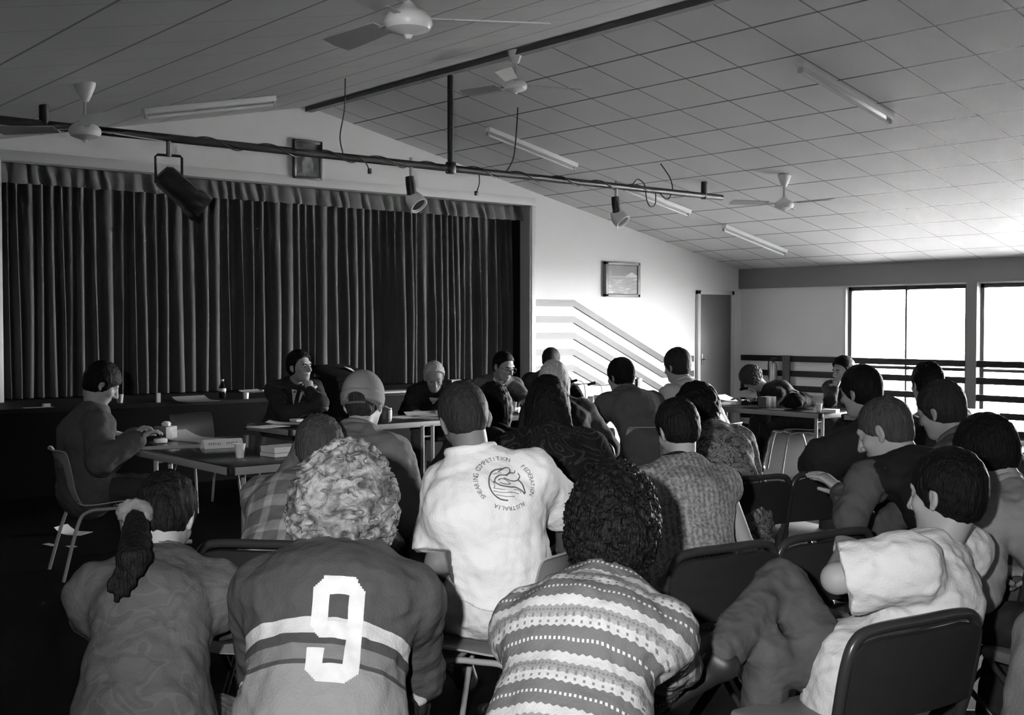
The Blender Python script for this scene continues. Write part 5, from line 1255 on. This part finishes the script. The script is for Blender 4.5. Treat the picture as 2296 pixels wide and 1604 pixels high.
bs = empty('book', tuple(oz(632, 1022)), 0.1, 'white covered book, lower of two on the left table', 'book', 'books on the left table')
boxo('pages', (0, 0, 0.012), (0.215, 0.16, 0.020), M_PAPER, bs); boxo('cover', (0, 0, 0.0235), (0.22, 0.165, 0.003), M_PAPER, bs)
bs = empty('book', tuple(oz(632, 1022)+np.array([0.004, 0, 0.026])), 0.06, 'thick white book, upper of two on the left table', 'book', 'books on the left table')
boxo('pages', (0, 0, 0.018), (0.215, 0.16, 0.032), M_PAPER, bs); boxo('cover', (0, 0, 0.0355), (0.22, 0.165, 0.003), M_PAPER, bs)
sheet(oz(430, 985), 0.35, 0.30, 0.42, 'open grey newspaper raised at the back of the left table', M_PAPERG, 0.05)
sheet(oz(390, 1003), -0.3, 0.42, 0.21, 'grey sheet lying along the near side of the left table', M_PAPERG, 0.0)
sheet(oz(285, 975, TZ+0.05), 0.9, 0.21, 0.28, 'sheet held by the person writing at far left', M_PAPER, 0.03)
bx_ = empty('tissue_box', tuple(oz(371, 986)), 0.5, 'small patterned box with a white tuft on the left table', 'box')
boxo('carton', (0, 0, 0.05), (0.13, 0.11, 0.095), mat('patterned_carton', 0.14, 0.6, noise=0.8, nscale=25), bx_, bev=0.006)
bm = bmesh.new(); lathe(bm, [(0.03, 0.095), (0.035, 0.115), (0.02, 0.13), (0.0, 0.128)], (0.01, 0, 0), 9); finish(bm, 'tissue', M_PAPER, bx_)
o = boxo('white_packet', (0, 0, 0), (0.09, 0.05, 0.035), M_PAPER, bev=0.012, loc=tuple(oz(360, 994)+np.array([0, 0, 0.017]))); tag(o, 'small bright white packet before the patterned box', 'packet')
# stage apron: papers, bottle
SZ = 0.80
sheet(on_z(440, 899, SZ+0.002), 0.1, 0.36, 0.30, 'grey folded paper rising to a peak on the stage edge', M_PAPERG, 0.04, group='papers on the stage')
sheet(on_z(572, 879, SZ+0.002), 0.3, 0.3, 0.22, 'loose paper on the stage left of the man with chin on hand', M_PAPERG, 0.02, group='papers on the stage')
for i, (u, v, l_) in enumerate(((590, 877, 'small pale card on the stage, leftmost of three'), (604, 880, 'small pale card on the stage, middle of three'), (616, 877, 'small pale card on the stage, rightmost of three'))):
    sheet(on_z(u, v, SZ+0.002), 0.2*i, 0.06, 0.08, l_, M_PAPER, 0.0, name='card', group='cards on the stage', th=0.012)
bt = empty('bottle', tuple(on_z(499, 893, SZ)), 0, 'dark bottle with a white label and cap on the stage edge', 'bottle')
latheo('glass', [(0.033, 0), (0.036, 0.01), (0.036, 0.115), (0.014, 0.16), (0.013, 0.18)], mat('brown_glass', 0.01, 0.1), bt)
latheo('label', [(0.0368, 0.07), (0.0368, 0.10)], M_PAPER, bt); latheo('cap', [(0.015, 0.172), (0.016, 0.19), (0.0, 0.192)], M_PAPER, bt)
o = latheo('crumpled_cup', [(0.0, 0), (0.025, 0.0), (0.03, 0.06), (0.022, 0.065), (0.0, 0.02)], M_CUP, loc=tuple(on_z(552, 895, SZ)+np.array([0, 0, 0.001])), n=7); tag(o, 'crumpled white cup right of the bottle on the stage', 'cup')
o = latheo('cup', [(0.0, 0), (0.025, 0.0), (0.034, 0.08), (0.03, 0.082), (0.0, 0.02)], M_CUP, loc=tuple(on_z(269, 904, SZ)+np.array([0, 0, 0.001]))); tag(o, 'white cup by the face of the person at far left', 'cup', 'cups on the tables')
o = boxo('white_packet', (0, 0, 0), (0.035, 0.03, 0.09), M_PAPER, loc=tuple(on_z(355, 903, SZ)+np.array([0, 0, 0.046]))); tag(o, 'narrow pale card standing on the stage edge', 'packet')
o = boxo('white_box', (0, 0, 0), (0.06, 0.05, 0.03), M_PAPER, loc=tuple(on_z(104, 913, SZ)+np.array([0, 0, 0.016]))); tag(o, 'tiny white box at the far left end of the stage edge', 'box')
sheet(on_z(86, 914, SZ+0.002), 1.5, 0.10, 0.25, 'paper strip on the stage at far left', M_PAPER, 0.0, group='papers on the stage')
# papers on the floor at left
for (u, v, rz, w_, l_, lb) in ((165, 1196, 0.6, 0.16, 0.22, 'crumpled pale paper on the dark floor at left'), (160, 1226, 0.1, 0.05, 0.08, 'small white scrap on the floor, nearest'), (112, 1222, 0.2, 0.05, 0.12, 'small white scrap on the floor, farther left')):
    sheet(on_z(u, v, 0.002), rz, w_, l_, lb, M_PAPER, 0.05 if w_ > 0.1 else 0.0, group='papers on the floor')
sheet(on_z(520, 1450, 0.60), 0.7, 0.16, 0.24, 'sheet of paper in the lap left of the numbered jersey', M_PAPERG, 0.02, group='papers on the tables')
# lectern left of the cap
lc = empty('lectern', (6.05, 9.75, 0), 0.25, 'black lectern with an open paper draped over its right top', 'lectern')
boxo('stand', (0, 0, 0.52), (0.42, 0.34, 1.04), M_BLK, lc, bev=0.01)
boxo('reading_top', (0, 0, 1.08), (0.56, 0.44, 0.05), M_BLK, lc, Matrix.Rotation(math.radians(14), 3, 'X'), bev=0.01)
bm = bmesh.new(); box(bm, (0.20, -0.10, 1.06), (0.24, 0.30, 0.003), Matrix.Rotation(math.radians(20), 3, 'X') @ Matrix.Rotation(math.radians(12), 3, 'Y')); finish(bm, 'draped_paper', M_PAPER, lc)
# middle tables
sheet(oz(600, 957), 0.2, 0.30, 0.21, 'white sheet on the left corner of the middle table', M_PAPER); sheet(oz(640, 950), 0.9, 0.22, 0.30, 'open folder before the man with chin on hand', M_PAPERG, 0.02); sheet(oz(668, 945), 0.1, 0.10, 0.10, 'small white note by his folder', M_PAPER, 0, th=0.02)
sheet(oz(905, 935), 0.3, 0.30, 0.21, 'sheet beside the glass jar on the middle table', M_PAPER); sheet(oz(950, 932), -0.2, 0.3, 0.22, 'paper spread before the person with pale hair', M_PAPER, 0.03); sheet(oz(968, 938), 0.5, 0.21, 0.25, 'dark edged folder beside the head of the polo shirt man', M_PAPERG, 0.0)
gj = latheo('glass_jar', [(0.0, 0.002), (0.042, 0.0), (0.045, 0.06), (0.04, 0.095), (0.036, 0.097), (0.04, 0.06), (0.036, 0.006), (0.0, 0.006)], mat('clear_glass', 0.6, 0.08, spec=0.8), loc=tuple(oz(868, 940))); tag(gj, 'glass jar on the middle table right of the cap', 'glass')
tr_ = empty('tray', tuple(oz(1164, 925)), 0.2, 'white tray under the cup of the man with glasses', 'tray')
bm = bmesh.new(); box(bm, (0, 0, 0.012), (0.26, 0.18, 0.012), bev=0.005); box(bm, (0, -0.088, 0.025), (0.26, 0.008, 0.03)); box(bm, (0, 0.088, 0.025), (0.26, 0.008, 0.03)); finish(bm, 'tray_body', M_CUP, tr_)
cup(1152, 920, 'white cup on the tray before the man with glasses', 0.85, z=TZ+0.02)
cup(1184, 918, 'second cup on the tray, nearer the man in black', 0.6, mat('clear_plastic', 0.4, 0.2), z=TZ+0.02)
cup(1325, 908, 'clear tumbler beside the gooseneck microphone', 0.95, mat('clear_plastic', 0.4, 0.2)); cup(1338, 905, 'second clear tumbler behind the gooseneck microphone', 0.95, mat('clear_plastic', 0.4, 0.2))
def mic(u, v, rz, label, h=0.24):
    r = empty('microphone', tuple(oz(u, v)), rz, label, 'microphone', 'table microphones')
    latheo('base', [(0.0, 0), (0.055, 0.0), (0.055, 0.012), (0.02, 0.022), (0.0, 0.024)], M_BLK, r)
    p = smooth_path([(0, 0, 0.02), (0, 0, h*0.7), (0.03, 0, h), (0.09, 0, h+0.02)], 5); tubeo('gooseneck', p, 0.005, M_METALG, r, 8)
    tubeo('microphone_head', [(0.085, 0, h+0.02), (0.17, 0, h+0.0)], 0.014, M_BLK, r, 12)
mic(1312, 910, 2.6, 'gooseneck microphone on the middle table pointing at the man in black'); mic(1350, 905, 2.9, 'gooseneck microphone beside the grey jacket, its head toward the tumblers', 0.2)
mic(1695, 905, 2.0, 'microphone leaning to the person writing at the right table', 0.14)
cable('microphone_lead', [tuple(oz(1300, 914)+[0, 0, .006]), tuple(oz(1330, 917)+[0, 0, .006]), tuple(oz(1352, 912)+[0, 0, .006])], 0.005, 'black lead lying on the middle table by the tumblers')
# things beyond the pale haired person, on the stage
o = boxo('grey_box', (0, 0, 0), (0.14, 0.1, 0.11), mat('grey_carton', 0.14, 0.6, noise=0.4, nscale=20), loc=tuple(on_z(1018, 873, SZ)+np.array([0, 0, 0.056]))); tag(o, 'small grey box on the stage right of the pale haired person', 'box')
rd = empty('radio', tuple(on_z(1055, 868, SZ)), 0.0, 'dark radio unit with a pale panel on the stage', 'radio'); boxo('case', (0, 0, 0.045), (0.2, 0.12, 0.09), M_BLK, rd, bev=0.005); boxo('panel', (0.0, -0.062, 0.04), (0.08, 0.004, 0.03), M_PAPER, rd)
o = boxo('paper_stack', (0, 0, 0), (0.55, 0.22, 0.02), M_PAPERG, loc=tuple(on_z(895, 880, SZ)+np.array([0, 0, 0.011]))); tag(o, 'grey stack of papers on the stage edge left of the pale hair', 'paper')
sheet(on_z(750, 886, SZ+0.002), 0.1, 0.5, 0.2, 'long pale paper on the stage before the lectern', M_PAPER, 0.0, group='papers on the stage')
# low white screen beside the stage
ws = empty('low_screen', (9.95, 10.32, 0), -0.12, 'low white screen panel with an upright post below the zigzag boards', 'screen')
boxo('panel', (0, 0, 0.41), (1.5, 0.03, 0.80), mat('white_panel', 0.50, 0.5), ws); boxo('post', (0.78, 0, 0.43), (0.05, 0.06, 0.88), mat('white_post', 0.7, 0.4), ws, bev=0.005)
boxo('dark_edge', (0.74, -0.012, 0.43), (0.035, 0.06, 0.86), M_BLACKM, ws); tubeo('top_cord', smooth_path([(-0.75, -0.02, 0.815), (-0.3, -0.03, 0.80), (-0.1, -0.03, 0.825), (0.2, -0.03, 0.80), (0.72, -0.02, 0.825)]), 0.006, M_CABLE, ws)
# right table
def stripe_fn(nt, tc):
    q = N(nt, 'ShaderNodeSeparateXYZ'); nt.links.new(tc.outputs['Object'], q.inputs[0])
    return ramp(nt, mth(nt, 'FRACT', mth(nt, 'MULTIPLY', q.outputs[0], 12.0)), [(0.0, 0.10), (0.5, 0.26)])
sheet(oz(1650, 898), 0.2, 0.30, 0.42, 'white paper raised at the left end of the right table', M_PAPER, 0.05); 
o = boxo('striped_box', (0, 0, 0), (0.16, 0.10, 0.10), mat('striped_carton', 0.3, 0.6, fn=stripe_fn), loc=tuple(oz(1720, 912)+np.array([0, 0, 0.05]))); tag(o, 'grey striped box beside the writing hand', 'box')
bg_ = empty('shoulder_bag', (9.55, 6.95, TZ), 0.2, 'black bag lying on the near end of the right table', 'bag')
F = Field((-0.35, -0.25, -0.02), (0.35, 0.25, 0.3), 0.012)
F.seg((-0.17, 0, 0.09), (0.17, 0, 0.085), (0.13, 0.085), (0.12, 0.08), w=(0, 1, 0), k=0.02); F.seg((-0.1, 0.02, 0.15), (0.12, 0.0, 0.15), 0.05, k=0.05); F.warp(wobble(41, 0.12, 0.012)); F.plane((0, 0, 0.004), (0, 0, -1), 0.6)
V, Q = F.mesh(); bg_.scale = (0.8, 0.8, 0.8); np_mesh('bag_body', V, Q, M_BLK, bg_, np.zeros(3)); tubeo('strap', smooth_path([(-0.2, 0.05, 0.12), (-0.05, 0.1, 0.21), (0.1, 0.08, 0.2), (0.2, 0.03, 0.1)]), 0.010, M_BLK, bg_)
cup(1837, 922, 'white cup at the corner where the right tables meet', 0.8); sheet(on_z(1862, 925, TZ), 0.3, 0.12, 0.14, 'small white pad on the pale edged table', M_PAPER, 0, th=0.03)
o = boxo('black_camera', (0, 0, 0), (0.13, 0.08, 0.08), M_BLK, loc=tuple(oz(1862, 912)+np.array([0, 0, 0.04])), bev=0.012); tag(o, 'black camera on the pale edged table', 'camera')
